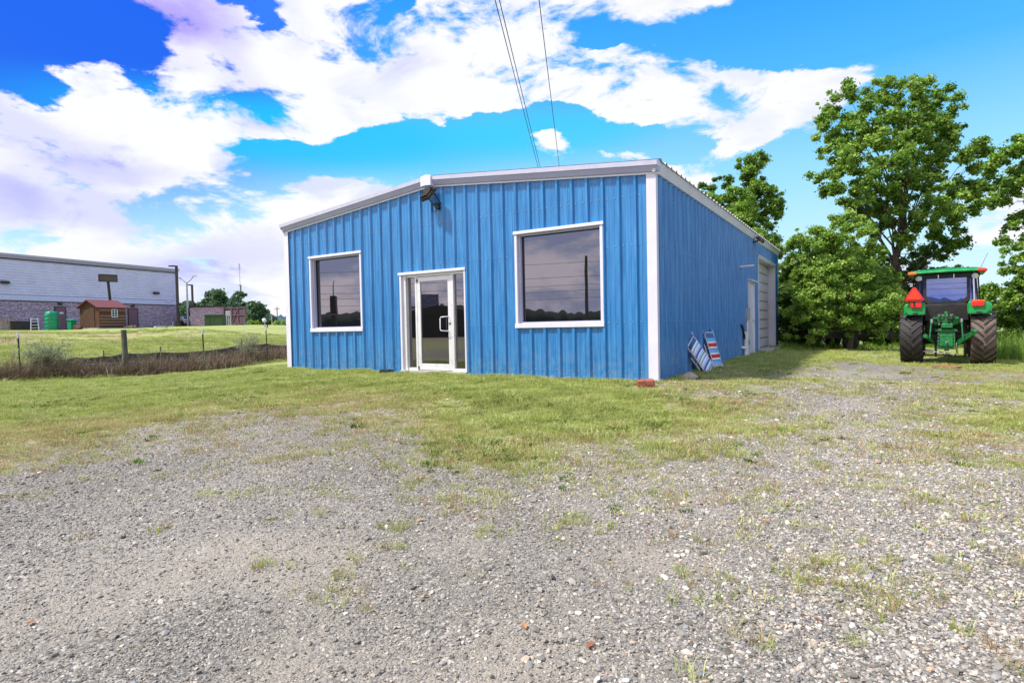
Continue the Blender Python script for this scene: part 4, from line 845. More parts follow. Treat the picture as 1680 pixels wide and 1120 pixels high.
# far wooded hill and the horizon woods
def ridge(name, label, D0, a0, a1, h0, h1, m, sd, kind='structure'):
    rg = np.random.default_rng(sd); n = 420; V = []; F = []
    for i in range(n+1):
        a = a0+(a1-a0)*i/n; d = np.array([math.sin(a), math.cos(a)]); hh = h0+(h1-h0)*(.5+.5*math.sin(i*.07+sd))+rg.uniform(-.6, .9)*(h1*.10)
        for j, (rr, hz) in enumerate(((D0*.97, -2), (D0*.985, hh*.55+rg.uniform(-.5, .5)), (D0, hh), (D0*1.15, -2))): V.append((CAM[0]+d[0]*rr, CAM[1]+d[1]*rr, hz))
    for i in range(n):
        for j in range(3): F.append((i*4+j, i*4+j+1, i*4+j+5, i*4+j+4))
    o = npmesh(name, V, F, m); tag(o, label, kind=kind); return o
M['hill'] = mat('haze_tinted_woods', (.035, .075, .085), .95, var=.35, scale=.12)  # blue of distance haze painted into the hill colour
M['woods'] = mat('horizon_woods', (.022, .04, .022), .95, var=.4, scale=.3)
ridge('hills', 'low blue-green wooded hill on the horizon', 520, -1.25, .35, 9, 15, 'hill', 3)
ridge('woodland', 'dark wood beyond the yard on the near horizon', 150, .3, 2.2, 6, 10, 'woods', 5)
ridge('woodland', 'dark treeline across the road reflected in the windows', 95, 2.2, 4.95, 3.4, 5.2, 'woods', 8)

# ------------------------------------------------------------------ store building at the left
dirS = Vector((-.17, .985, 0)).normalized(); nS = Vector((.985, .17, 0)).normalized(); A0 = Vector((-50.0, 8.75, 1.40))
def sp(s, o, z): return A0+dirS*s+nS*o+Vector((0, 0, z))   # s along, o outwards, z height
E0, E1, HB, HT = -26., 16.5, 2.62, 6.45
ST = thing('store_building', 'long flat-roofed store with brick base and ribbed grey siding', 'building')
def sbox(mb, s0, s1, o0, o1, z0, z1):
    P = [sp(s, o, z) for z in (z0, z1) for s, o in ((s0, o0), (s1, o0), (s1, o1), (s0, o1))]
    return mb.add(P, [(3,2,1,0),(4,5,6,7),(0,1,5,4),(1,2,6,5),(2,3,7,6),(3,0,4,7)])
sbox(MB(), E0, E1, -30, 0, -.4, HB).build('brick_wall', 'brickwall', ST)
sbox(MB(), E0, E1+.02, -30, -.06, HB, HT).build('upper_wall', 'band', ST)
sbox(MB(), E0, E1+.03, -.05, .07, HB, HB+.06).build('base_flashing', 'bronze', ST)
sbox(MB(), E0, E1+.03, -.05, .05, HB+.07, HB+.52).build('pale_band', 'band', ST)
zz = HB+.55; k = 0
mb = MB(); vs = []; fs = []
while zz < HT-.25:   # trapezoid siding ribs
    for (z, o) in ((zz, .0), (zz+.05, .045), (zz+.11, .045), (zz+.16, 0)): vs += [sp(E0, o, z), sp(E1, o, z)]
    zz += .235
for i in range(len(vs)//2-1): fs.append((2*i, 2*i+1, 2*i+3, 2*i+2))
mb.add(vs, fs).build('siding_ribs', 'siding', ST, kind='stuff')
sbox(MB(), E0, E1+.15, -30.1, .10, HT-.22, HT-.16).build('coping_shadow_trim', 'bronze', ST)
sbox(MB(), E0, E1+.2, -30.2, .16, HT-.15, HT+.02).build('coping', 'cop', ST); sbox(MB(), E0, E1+.28, -30.3, .28, HT+.03, HT+.22).build('coping', 'cop', ST)
sbox(MB(), E1-.02, E1+.12, -.1, .10, HB+.1, HT-.2).build('corner_trim', 'cop', ST)
def s_of(px):   # distance along the store wall seen at a photo column
    d = ray(px, 540); n2 = np.array([nS.x, nS.y]); t = ((A0.x-CAM[0])*n2[0]+(A0.y-CAM[1])*n2[1])/(d[0]*n2[0]+d[1]*n2[1]); q = CAM+d*t
    return (q[0]-A0.x)*dirS.x+(q[1]-A0.y)*dirS.y
for px0, px1, lb in ((90, 109, True), (210, 227, False)):
    s0, s1 = s_of(px0), s_of(px1); zb = g1(*(sp(s0, 0, 0).xy))-1.4 + .02; z1_ = 2.22
    d_ = sbox(MB(), s0, s1, -.02, .05, zb-.2, z1_).build('service_door', 'bronze', ST)
    sbox(MB(), s0+.09, s1-.09, .03, .075, zb-.2, z1_-.09).build('door_leaf', 'maroon', d_)
    if lb: sbox(MB(), s0+.38, s0+.72, .076, .09, 1.55, 1.72).build('door_notice', 'white', d_)
    sc_ = (s0+s1)/2; sbox(MB(), sc_-.15, sc_+.15, .0, .16, z1_+.14, z1_+.34).build('door_light', 'bronze', ST)
for px, z, nm in ((10, 4.08, 0), (257, 3.8, 0)):
    s0 = s_of(px); MB().add([sp(s0-.30, .05, z), sp(s0+.30, .05, z), sp(s0+.30, .05, z+.22), sp(s0-.30, .05, z+.22), sp(s0-.34, .30, z-.02), sp(s0+.34, .30, z-.02), sp(s0+.28, .22, z+.2), sp(s0-.28, .22, z+.2)], [(0,1,2,3),(4,5,6,7),(0,1,5,4),(1,2,6,5),(2,3,7,6),(3,0,4,7)]).build('wall_light', 'bronze', ST)
s0 = s_of(277); cmr = sbox(MB(), s0-.2, s0+.2, .05, .14, 3.02, 3.16).build('security_camera', 'white', ST); sbox(MB(), s0-.25, s0-.12, .14, .34, 2.96, 3.06).build('camera_housing', 'white', cmr)

def gz_at(px, D): p = at(px, 540, D); return Vector((p.x, p.y, g1(p.x, p.y)))
# pole-mounted sign box behind shed
p = gz_at(186, 49); SG = thing('pole_sign', 'dark brown sign box on a leaning post rising behind the shed', 'sign', p, -.17)
MB().bar((0, 0, -.3), (-.0, -.25, 4.05), .17, .17).build('post', 'bronze', SG); MB().b2((-.12, -.92, 4.0), (.12, .42, 4.62)).build('sign_box', 'bronze', SG, bevel=.02); MB().b2((.121, -.85, 4.06), (.135, .35, 4.52)).build('sign_face', mat('brown_sign_face', (.085, .06, .045), .6), SG)
# storage shed
SH = thing('storage_shed', 'brown log-sided garden shed with maroon roof and white grid window', 'shed', (-39.7, 11.93, g1(-39.7, 11.9)), math.atan2(-(-.17), .985))
# local: +y along the long side (away), -x along the gable
W_, L_, HE, HR = 2.35, 2.15, 1.75, 2.3
MB().b2((-W_, 0, .08), (0, L_, HE)).build('walls', 'shadelog', SH)
mb = MB(); mb.prism([(-W_, 0, HE), (0, 0, HE), (-W_/2, 0, HR)], (0, L_, 0)); mb.build('gable', 'shadelog', SH)
for k in range(7):
    z = .12+k*.235; o = MB().b2((.0, .04, z), (.05, L_-.04, z+.19)).build('log_plank', 'log', SH, bevel=.02); 
    if k in (0, 1, 2, 3, 5, 6): MB().b2((.0, .04, z+.195), (.02, L_-.04, z+.232)).build('chinking', 'chink', SH)
for s0, s1 in ((-W_/2, .16), (-W_/2, -W_-.16)):
    za = HR+.02; zb = HE-.08; x1 = s1
    MB().add([(s0, -.22, za), (x1, -.22, zb), (x1, L_+.15, zb), (s0, L_+.15, za), (s0, -.22, za+.06), (x1, -.22, zb+.06), (x1, L_+.15, zb+.06), (s0, L_+.15, za+.06)], [(0,1,2,3),(7,6,5,4),(0,4,5,1),(1,5,6,2),(2,6,7,3),(3,7,4,0)]).build('roof', 'shedroof', SH)
wd = MB(); y0, y1, z0, z1 = .95, 1.45, .95, 1.58
wd.b2((.05, y0, z0), (.09, y0+.05, z1)); wd.b2((.05, y1-.05, z0), (.09, y1, z1)); wd.b2((.05, y0, z0-.02), (.09, y1, z0+.05)); wd.b2((.05, y0, z1-.05), (.09, y1, z1)); wd.b2((.06, (y0+y1)/2-.02, z0), (.085, (y0+y1)/2+.02, z1))
for q in (1, 2): wd.b2((.06, y0, z0+(z1-z0)*q/3-.018), (.085, y1, z0+(z1-z0)*q/3+.018))
wd = wd.build('window', 'white', SH); MB().b2((.052, y0+.02, z0+.02), (.058, y1-.02, z1-.02)).build('pane', 'glass', wd)
mb = MB(); 
for y_ in (-.03, .0): pass
MB().b2((-W_+.5, -.04, .1), (-.5, .0, 1.62)).build('shed_door', 'shadelog', SH); MB().b2((.0, -.03, .08), (.06, .03, HE)).build('corner_board', 'log', SH); MB().b2((-W_-.1, -.2, -.3), (.1, L_+.1, .08)).build('skid_base', 'concrete', SH)
# covered green stack
p = gz_at(85.5, 45.5); mb = MB(); pr_ = [(.33, 0), (.36, .1), (.35, 1.2), (.32, 1.40), (.25, 1.50), (.0, 1.53)]
vs = []; n = 16
for r_, z in pr_:
    for k in range(n):
        t = 2*PI*k/n; q = 1/max(abs(math.cos(t)), abs(math.sin(t)))**.7; wob = 1+.03*math.sin(5*t+z*6); vs.append((r_*q*math.cos(t)*wob, r_*q*math.sin(t)*wob*1.1, z))
mb.add(vs, [(i*n+k, i*n+(k+1) % n, (i+1)*n+(k+1) % n, (i+1)*n+k) for i in range(len(pr_)-1) for k in range(n)], True)
o = mb.build('covered_stack', 'greenp', loc=p); tag(o, 'tall stack wrapped in bright green plastic beside the maroon door', 'covered stack')
for k in range(4):
    z = .25+.3*k; q = MB().b2((-.385, -.42, z), (.385, .42, z+.02)).build('strap', 'greenp', o)
# green wheelie bin
p = gz_at(118, 46.5); tb = thing('trash_bin', 'green wheeled bin with raised lid between door and shed', 'bin', p, .3)
MB().box((0, 0, .42), (.42, .45, .75)).build('bin_body', 'greenp', tb, bevel=.03); MB().box((0, -.03, .83), (.5, .52, .06), Matrix.Rotation(.15, 3, 'Y')).build('lid', 'greenp', tb, bevel=.02); MB().cyl((-.2, -.2, .1), (-.2, .2, .1), .1, 12).build('wheels', 'black', tb)
p = gz_at(127, 46); o = rock('scrap_pile', p+Vector((0, 0, .18)), (.9, .7, .55), 'rust', 8); tag(o, 'rusty scrap heap at the left corner of the shed', 'scrap heap')
p = gz_at(214, 47.5)
for k in range(4):
    o = MB().cyl((0, 0, 0), (.1, .6, .03), .07, 8).build('firewood_log', 'board', loc=p+Vector((.05*k, -.5+.25*k, .08+.07*(k % 2)))); o.rotation_euler.z = .4*k; tag(o, ['nearest firewood log on the ground right of the shed', 'second nearest firewood log beside the shed', 'third firewood log between shed and maroon door', 'farthest firewood log beside the shed, next to the door'][k], 'log', 'logs beside the shed')
# dark bin, ladder, pallets
p = gz_at(40, 45); db = thing('storage_bench', 'low dark storage bin against the brick wall left of the ladder', 'storage bin', p, -.17)
MB().b2((-.4, -.85, -.1), (.4, .80, .68)).build('bin_body', 'bronze', db, bevel=.02); MB().b2((-.44, -.88, .69), (.42, .83, .76)).build('lid', 'dark', db, bevel=.015)
for k in range(5): MB().b2((.401, -.8+k*.32, .05), (.42, -.55+k*.32, .62)).build('panel', 'dark', db)
p = gz_at(57, 44.5); la = thing('step_ladder', 'white folding ladder standing open beside the dark bin', 'ladder', p, -.3)
for s in (-1, 1): MB().bar((.2, s*.24, 0), (0, s*.20, 1.0), .05, .05).build('ladder_rail', 'white', la); MB().bar((-.25, s*.24, 0), (0, s*.20, 1.0), .035, .035).build('ladder_leg', 'white', la)
for k in range(4): MB().b2((.12-.045*k-.05, -.22, .2+.23*k), (.12-.045*k+.05, .22, .24+.23*k)).build('rung', 'white', la)
p = gz_at(4, 44); pa = thing('wooden_pallet', 'brown pallets standing on edge at the left frame edge', 'pallet', p, -.17)
for k in range(5): MB().b2((0, -.6+k*.24, 0), (.03, -.48+k*.24, 1.0)).build('slat', 'board', pa)
for z in (.1, .5, .88): MB().b2((-.06, -.62, z), (-.005, .62, z+.08)).build('stringer', 'board', pa)
# low clutter right of the second door
for px, sx, h_, m_, lb, nm in [(252, .5, .16, 'black', 'small black box on the ground by the store wall', 'crate'), (262, .9, .10, 'white', 'low pale plank on the ground by the store wall', 'plank'), (277, .7, .32, 'galv', 'grey metal cart near the corner of the store', 'cart')]:
    p = gz_at(px, 56); mb = MB().box((0, 0, h_/2+.04), (.4, sx, h_))
    if nm == 'cart':
        mb = MB(); mb.box((0, 0, .12), (.4, .7, .06)); mb.tube([(0, .3, .12), (0, .45, .5), (0, .25, .52)], .03, 6); mb.cyl((-.2, -.2, .07), (.2, -.2, .07), .07, 10)
    o = mb.build(nm, m_, loc=p, bevel=.01); tag(o, lb, nm)
# dumpster enclosure
ep = gz_at(313, 62); EN = thing('dumpster_enclosure', 'low brick enclosure with dark coping and a metal gate right of the store', 'enclosure', ep)
e0 = Vector((0, 0, 0)); q = at(369, 540, 62.8); e1 = Vector((q.x-ep.x, q.y-ep.y, 0)); q = at(404, 540, 60.5); e2 = Vector((q.x-ep.x, q.y-ep.y, 0))
back = Vector((-3.5, 2, 0)); hE = 2.03
MB().prism([e0, e1, e1+back, e0+back], (0, 0, hE)).build('brick_wall', 'brickwall', EN)
mb = MB(); mb.prism([e0+Vector((.1, -.1, hE+.003)), e1+Vector((.1, .02, hE+.003)), e1+back, e0+back], (0, 0, .12)).build('coping', 'bronze', EN)
gd = (e2-e1); gt = MB()
for u in (0.03, .33, .36, .66, .97): gt.bar(e1+gd*u+Vector((.02, -.02, 0)), e1+gd*u+Vector((.02, -.02, hE-.15)), .09, .09)
for z in (.15, 1.05, hE-.2): gt.bar(e1+Vector((.03, -.03, z)), e2+Vector((.03, -.03, z)), .08, .08)
for u0, u1 in ((.03, .33), (.36, .66)): gt.bar(e1+gd*u0+Vector((.05, -.05, .2)), e1+gd*u1+Vector((.05, -.05, hE-.2)), .06, .06)
gt = gt.build('gate', 'maroon', EN)
for k in range(14):
    u = (k+.5)/14; c0 = e1+gd*u; MB().bar(c0-gd/31+Vector((-.04, .04, hE/2)), c0+gd/31+Vector((-.04, .04, hE/2)), .03, hE-.25).build('gate_slat', 'gateslat', gt)
MB().bar(e1+Vector((.1, -.1, 0)), e1+Vector((.1, -.1, hE)), .16, .16).build('gate_post', 'maroon', EN)
p = gz_at(355, 58); TB = thing('transformer_box', 'dark olive green utility transformer cabinet in front of the brick enclosure', 'transformer', p, YAW*-1)
MB().b2((-.85, -.6, -.1), (.95, .6, 1.06)).build('cabinet', 'boxgreen', TB, bevel=.03); MB().b2((-.88, -.66, 1.0), (.98, .62, 1.10)).build('lid', 'boxgreen', TB, bevel=.02); MB().b2((-.35, -.62, .08), (-.33, -.60, .95)).build('door_seam', 'black', TB)
p = gz_at(375, 57.5); MP = thing('electric_meter', 'pale grey electric meter box on a two-legged stand by the gate', 'meter', p, YAW*-1)
MB().b2((-.22, -.08, .95), (.22, .12, 1.42)).build('meter_box', 'galv', MP, bevel=.02)
for x in (-.18, .0, .18): MB().b2((x-.035, 0, -.1), (x+.035, .07, .95)).build('leg', 'galv', MP)
p = gz_at(304, 66); vh = thing('parked_van', 'white vehicle partly hidden between the store corner and lamp post', 'vehicle', p, .2)
MB().prism([(-1, -.9, .35), (1, -.9, .35), (1.0, -.9, .8), (.6, -.9, 1.15), (-1, -.9, 1.2)], (0, 1.8, 0)).build('body', 'white', vh, bevel=.06); MB().b2((.65, -.8, .82), (.9, .8, 1.1)).build('windscreen', 'glass', vh)
for x in (-.6, .6):
    for s in (-1, 1): MB().cyl((x, s*.8, .33), (x, s*.93, .33), .33, 16).build('wheel', 'rubber', vh)
# lamp posts and masts
def post(px, D, top_py, r, m, name, label, cat):
    p = gz_at(px, D); H = at(px, top_py, D).z-p.z; t = thing(name, label, cat, p, -YAW*1.0); return t, H
t, H = post(293, 60, 436, .1, 'bronze', 'lamp_post', 'tall dark square lamp post at the corner of the store', 'lamp post')
t.rotation_euler.z = -YAW
MB().b2((-.10, -.10, 0), (.10, .10, H)).build('post', 'bronze', t); MB().b2((-.75, -.2, H-.10), (-.1, .2, H+.03)).build('lamp_head', 'bronze', t, bevel=.03); MB().b2((-.2, -.2, -.1), (.2, .2, .55)).build('footing', 'bronze', t)
t, H = post(309, 63, 463, .1, 'galv', 'lamp_post', 'galvanised lamp post with two curved arms in a Y', 'lamp post'); t.rotation_euler.z = -YAW
MB().tube([(0, 0, 0), (0, 0, H)], [.13, .08], 10).build('post', 'galv', t)
for s in (-1, 1):
    MB().tube([(0, 0, H-.1), (s*.45, 0, H+.25), (s*.75, 0, H+.62 - (.15 if s < 0 else 0))], .05, 8).build('arm', 'galv', t); MB().box((s*.86, 0, H+.66-(.15 if s < 0 else 0)), (.42, .2, .09), Matrix.Rotation(-s*.15, 3, 'Y')).build('lamp_head', 'galv', t, bevel=.02)
t, H = post(317.5, 85, 467, .1, 'bronze', 'lamp_post', 'dark lamp post behind the brick enclosure', 'lamp post'); t.rotation_euler.z = -YAW
MB().b2((-.11, -.11, 0), (.11, .11, H)).build('post', 'bronze', t); MB().b2((-.55, -.2, H-.12), (-.1, .2, H+.03)).build('lamp_head', 'bronze', t)
t, H = post(397, 130, 433, .1, 'galv', 'radio_mast', 'thin radio mast with antennas rising above the far trees', 'mast'); t.rotation_euler.z = -YAW
Hm = at(397, 468, 130).z-t.location.z
MB().tube([(0, 0, 0), (.0, 0, Hm)], [.22, .16], 8).build('lower_mast', 'wood', t); MB().tube([(-.1, 0, Hm), (-.15, 0, H-1.2)], .06, 6).build('upper_mast', 'galv', t)
mb = MB()
for z, w_ in ((Hm, .35), (H-.9, .22), (H-.5, .16), (H-.1, .12)): mb.b2((-.15-w_, -.1, z-.12), (-.15+w_, .1, z+.12))
mb.tube([(-.15, 0, H-1.2), (-.15, 0, H)], .08, 6); mb.build('antennas', 'galv', t)
t, H = post(455.5, 200, 503, .1, 'galv', 'utility_pole', 'tiny far utility pole standing on the hill line', 'utility pole'); MB().tube([(0, 0, 0), (0, 0, H)], .16, 6).build('pole', 'wood', t); MB().b2((-.9, -.1, H-.9), (.9, .1, H-.7)).build('crossarm', 'wood', t)
t, H = post(446.5, 80, 517, .1, 'galv', 'marker_post', 'thin grey marker post in the field left of the building edge', 'post'); MB().tube([(0, 0, 0), (0, 0, max(H, 1.2))], .05, 6).build('post', 'galv', t)
t, H = post(435, 50, 524, .1, 'galv', 'standpipe', 'grey valve standpipe with a round head in the field', 'standpipe')
MB().tube([(0, 0, 0), (0, 0, .5)], .06, 8).build('pipe', 'galv', t); MB().lathe((-.05, 0, .72), (1, 0, .3), [(0, -.15), (.16, -.12), (.2, 0), (.16, .12), (0, .15)], 12).build('valve_head', 'white', t); MB().tube([(.05, 0, .5), (.22, 0, .35), (.2, 0, .1)], .05, 6).build('hose', 'dark', t)
for px, Dd, r_, sd, lb in ((418, 75, 9, 61, 'pale yellow-green bush beside the enclosure gate'), (464, 70, 11, 62, 'round yellow-green bush at the left edge of the blue building')):
    tree('bush', lb, 'bush', gbase(px, Dd), [bl(px, 532, Dd, r_), bl(px-r_*.8, 535, Dd, r_*.7), bl(px+r_*.8, 535, Dd, r_*.7)], .05, 'leaf_bright', 2500, .22, sd, k=8, fr=.3, limbs=3)

# ------------------------------------------------------------------ fence, silt fabric, brush
FX = [(-7.3, -6.2), (-6.58, -3.68), (-5.53, -1.61), (-5.45, .68), (-6.0, 3.37), (-6.6, 7.0)]
FN = thing('wire_fence', 'wire fence with one thick wooden post and thin steel posts tipped white', 'fence')
def fpos(i): x, y = FX[i]; return Vector((x, y, g1(x, y)))
tops = []
for i, (px, py) in enumerate([(None, 0), (31, 545), (204, 541), (334, 540), (438, 535), (None, 0)]):
    p = fpos(i); H = 1.25
    if px:
        Dd = float((np.array(p)-CAM) @ FW); H = at(px, py, Dd).z-p.z
        q = at(px, 560, Dd); p.x, p.y = q.x, q.y; p.z = g1(p.x, p.y)
    if i == 2: MB().tube([p+Vector((0, 0, -.2)), p+Vector((.01, 0, H*.5)), p+Vector((-.02, .0, H))], [.075, .072, .07], 12).build('wooden_post', 'wood', FN)
    else:
        po = MB(); po.bar(p+Vector((.02, 0, -.2)), p+Vector((-.04, .0, H-.15)), .035, .012); po.bar(p+Vector((.02, .0, -.2)), p+Vector((-.04, 0, H-.15)), .008, .04); po = po.build('steel_post', 'dark', FN)
        MB().bar(p+Vector((-.04, 0, H-.15)), p+Vector((-.045, 0, H)), .038, .03).build('post_tip', 'white', po)
    tops.append((p, H))
for u in (.30, .52, .74, .93):
    mb = MB(); pts = []
    for (p, H), (q, K) in zip(tops, tops[1:]):
        a = p+Vector((.04, -.0, H*u)); b_ = q+Vector((.04, 0, K*u)); pts += [a, a.lerp(b_, .5)-Vector((0, 0, .03))]
    pts.append(b_); mb.tube(pts, .0035, 4).build('fence_wire', 'galv', FN)
# silt fabric
sf = []; 
for (px, D_, h_) in [(-120, 15.1, .38), (-40, 15.2, .38), (20, 15.6, .36), (60, 16.1, .55), (120, 16.6, .66), (165, 17.1, .66), (200, 17.5, .76), (260, 18.2, .72), (330, 19.4, .66), (395, 20.9, .78), (436, 21.9, .76), (470, 22.9, .62), (520, 24, .5), (600, 26, .5)]:
    p = at(px, 560, D_); sf.append((Vector((p.x-.12, p.y+.1, g1(p.x, p.y))), h_))
mb = MB(); vs = []
for i in range(len(sf)-1):
    for j in range(6):
        u = j/6; p = sf[i][0].lerp(sf[i+1][0], u); h_ = sf[i][1]*(1-u)+sf[i+1][1]*u; off = Vector((.05*math.sin(i*6+j*1.3), .03*math.cos(i*5+j), 0))
        h_ *= .80; vs += [p+off*.3+Vector((0, 0, -.15)), p+off+Vector((0, 0, h_*.5)), p+off*.5+Vector((0, 0, h_-.03*math.sin(u*PI)))]
mb.add(vs, [q for i in range(len(vs)//3-1) for q in ((i*3, i*3+1, i*3+4, i*3+3), (i*3+1, i*3+2, i*3+5, i*3+4))], True)
SFN = mb.build('silt_fence', 'fabric_black'); SFN.modifiers.new('t', 'SOLIDIFY').thickness = .004; tag(SFN, 'sagging black silt fabric strung low behind the wire fence', 'silt fence')
for i in range(1, len(sf)-1, 2):
    p, h_ = sf[i]; MB().bar(p+Vector((-.03, .03, -.2)), p+Vector((-.03, .03, h_+.04)), .03, .03).build('stake', 'wood', SFN)
# dry brush along the fence: curved stems
def stems(name, label, cat, paths, n, hmin, hmax, width, m, sd, spread=.35, lean_=.6, kind='stuff', thick=.006):
    rg = np.random.default_rng(sd); P = np.array(paths); seg = rg.integers(0, len(P)-1, n); u = rg.random(n)
    base = P[seg]*(1-u)[:, None]+P[seg+1]*u[:, None]; xy = base[:, :2]+rg.normal(size=(n, 2))*spread*base[:, 3:4]
    z = gh(xy[:, 0], xy[:, 1]); H = rg.uniform(hmin, hmax, n)*base[:, 2]*np.clip(.66+.30*np.sin((seg+u)*7.1+sd)*np.sin((seg+u)*3.3)+.22*np.sin(xy[:, 0]*6.3+xy[:, 1]*4.1)*np.sin(xy[:, 1]*5.7-xy[:, 0]*2.9)+.16*rg.normal(size=n), .2, 1.5)
    a = rg.random(n)*2*PI; l = rg.random(n)**1.3*lean_*H; d = np.stack([np.cos(a), np.sin(a)], -1); cam2 = np.array([RT[0], RT[1], 0])
    K = 4; V = []; a2 = rg.random(n)*PI; sd_ = np.stack([np.cos(a2), np.sin(a2), np.zeros(n)], -1)
    for k in range(K+1):
        t = k/K; droop = (t**2.2); hz = H*(t-.35*(l/np.maximum(H, .01))*droop)
        p = np.stack([xy[:, 0]+d[:, 0]*l*droop*1.3, xy[:, 1]+d[:, 1]*l*droop*1.3, z-.03+hz], -1); w = thick*(1-.75*t)
        V += [p-sd_*w, p+sd_*w]
    V = np.stack(V, 1); F = []
    idx = np.arange(n)[:, None]*(2*(K+1))
    for k in range(K): F.append(np.concatenate([idx+2*k, idx+2*k+1, idx+2*k+3, idx+2*k+2], 1))
    F = np.stack(F, 1).reshape(-1, 4); tone = np.repeat(rg.random(n), K)
    o = npmesh(name, V.reshape(-1, 3), F, m, None, tone, kind); tag(o, label, cat); return o
bp = []
for px, D_, h_, s_ in [(-100, 14.8, .9, .7), (0, 15.0, .9, .7), (60, 15.3, 1., .8), (130, 15.9, .85, .7), (200, 16.5, .8, .7), (260, 17.2, 1.0, .8), (330, 18.2, .95, .8), (400, 20.2, 1.05, 1.), (470, 22.2, 1., 1.), (540, 25, 1., 1.)]:
    p = at(px, 560, D_); bp.append((p.x, p.y, h_, s_))
M['twig'].name = 'dry_brown_stems'
stems('dry_brush', 'tangled dry brown brush along the foot of the fence', None, bp, 42000, .08, .88, 0, 'twig', 71, spread=.42, lean_=1.6, thick=.0045)
stems('dry_canes', 'long pale arching canes lying through the brown brush', None, bp, 420, .5, 1.15, 0, 'leaf_grey', 77, spread=.30, lean_=3.2, thick=.008)
stems('tall_dry_grass', 'thin pale tall stems standing up through the fence', None, bp, 1100, .4, 1.15, 0, 'leaf_grey', 72, spread=.4, lean_=.9, thick=.003)
for px, D_, wd_, sd, lb, cat in ((75, 15.6, 50, 73, 'big twiggy grey-green weed bush spilling through the wire beside the steel post', 'bush'), (408, 20.2, 30, 74, 'pale feathery weed clump leaning against the fence wires', 'weed clump')):
    p = at(px, 560, D_); z_ = g1(p.x, p.y); t = thing('weed_bush', lb, cat, (p.x, p.y, z_)); s_ = wd_*D_/FPX
    rg = random.Random(sd); mb = MB(); cl = []
    for _ in range(90 if sd == 73 else 50):
        a = rg.uniform(0, 2*PI); e_ = Vector((math.cos(a)*s_*rg.random(), math.sin(a)*s_*rg.random(), rg.uniform(.35, 1.0)*(1. if sd == 73 else 1.0))); mid = Vector((e_.x*.3, e_.y*.3, e_.z*.55))
        mb.tube([(e_.x*.1, e_.y*.1, -.05), mid, e_], [.009, .006, .002], 4)
        for _ in range(4):
            q = mid.lerp(e_, rg.random()); r_ = q+Vector((rg.uniform(-.2, .2), rg.uniform(-.2, .2), rg.uniform(0, .22))); mb.tube([q, r_], [.004, .0015], 3); cl.append((*r_, .07))
    mb.build('stems', mat('pale_twigs', (.30, .26, .22), .9, var=.4, scale=5), t)
    V, F, tn = leafcloud(cl, 9000 if sd == 73 else 2500, .028, sd=sd); npmesh('leaves', V, F, 'leaf_grey', t, tn)
bq = []
for px, D_ in ((1664, 17.0), (1690, 16.6), (1740, 17.)): p = at(px, 560, D_); bq.append((p.x, p.y, 1., 1.))
stems('tall_weeds', 'tall green weeds at the right edge beyond the muddy tyre', None, bq, 4200, .35, 1.05, 0, 'leaf_bright', 75, spread=.45, lean_=.6, thick=.007)
bq = []
for px, D_ in ((1280, 21.), (1330, 22), (1400, 23), (1470, 23.5), (1560, 24), (1640, 22), (1700, 21)): p = at(px, 560, D_); bq.append((p.x, p.y, 1., 1.))
stems('hedge_grass', 'long green grass along the foot of the hedgerow', None, bq, 15000, .10, .34, 0, 'leaf_bright', 76, spread=.55, lean_=.7, thick=.008)

# ------------------------------------------------------------------ overhead lines, things behind the camera seen in the glass
wd_ = Vector((-.427, .904, 0)).normalized(); wr = Vector((.904, .427, 0)).normalized(); C0 = Vector((CAM[0], CAM[1], 0))
farp = C0+wd_*75+wr*(-1.3); nearp = C0-wd_*32+wr*(-1.3)
for p, lb in ((farp, 'wooden utility pole hidden far behind the blue building carrying the overhead lines'), (nearp, 'wooden utility pole across the road reflected in the right window')):
    z_ = g1(p.x, p.y); t = thing('utility_pole', lb, 'utility pole', (p.x, p.y, z_), -math.atan2(wd_.x, wd_.y))
    MB().tube([(0, 0, -.3), (0, 0, 9.6)], [.16, .11], 10).build('pole', 'wood', t); MB().b2((-1.3, -.06, 9.0), (1.3, .06, 9.14)).build('crossarm', 'wood', t)
for lat, dz, lb in ((-1.90, 0, 'leftmost overhead power line running above the roof'), (-1.80, .02, 'overhead power line close beside the leftmost one'), (-.83, 0, 'single overhead power line right of the pair')):
    pts = []
    for i in range(25):
        u = i/24; p = (C0-wd_*32).lerp(C0+wd_*75, u)+wr*lat; p.z = 8.96+dz*(4*u*(1-u))-.0*u; pts.append(p)
    o = MB().tube(pts, .013 if lat != -.83 else .012, 6).build('power_line', 'black'); tag(o, lb, 'power line', 'overhead power lines')
# roadside pole and horizontal wires reflected in the big window
rp = Vector((12.609, 9.882, 0))+Vector((-.414, -.91, 0))*62
rd = Vector((.91, -.414, 0))
poles = []
for k, lb in ((-1, 'roadside utility pole left of the reflected one, behind the camera'), (0, 'roadside utility pole mirrored in the right window'), (1, 'roadside utility pole right of the reflected one, behind the camera')):
    p = rp+rd*(k*42); z_ = g1(p.x, p.y); t = thing('utility_pole', lb, 'utility pole', (p.x, p.y, z_), math.atan2(rd.y, rd.x)); poles.append((p, z_))
    MB().tube([(0, 0, -.3), (0, 0, 8.3-z_)], [.2, .15], 8).build('pole', 'wood', t); MB().b2((-.06, -.9, 7.6), (.06, .9, 7.72)).build('crossarm', 'wood', t)
for k, z_ in enumerate((7.7, 6.2, 5.3, 4.7, 3.9)):
    pts = []
    for a, b_ in zip(poles, poles[1:]):
        for j in range(8): u = j/8; p = a[0].lerp(b_[0], u); p.z = z_-.5*4*u*(1-u)*.6; pts.append(p)
    p = poles[-1][0].copy(); p.z = z_; pts.append(p)
    tag(MB().tube(pts, .018, 4).build('roadside_wire', 'black'), ['topmost', 'second', 'third', 'fourth', 'lowest'][k]+' roadside wire mirrored in the window glass', 'wire', 'roadside wires')
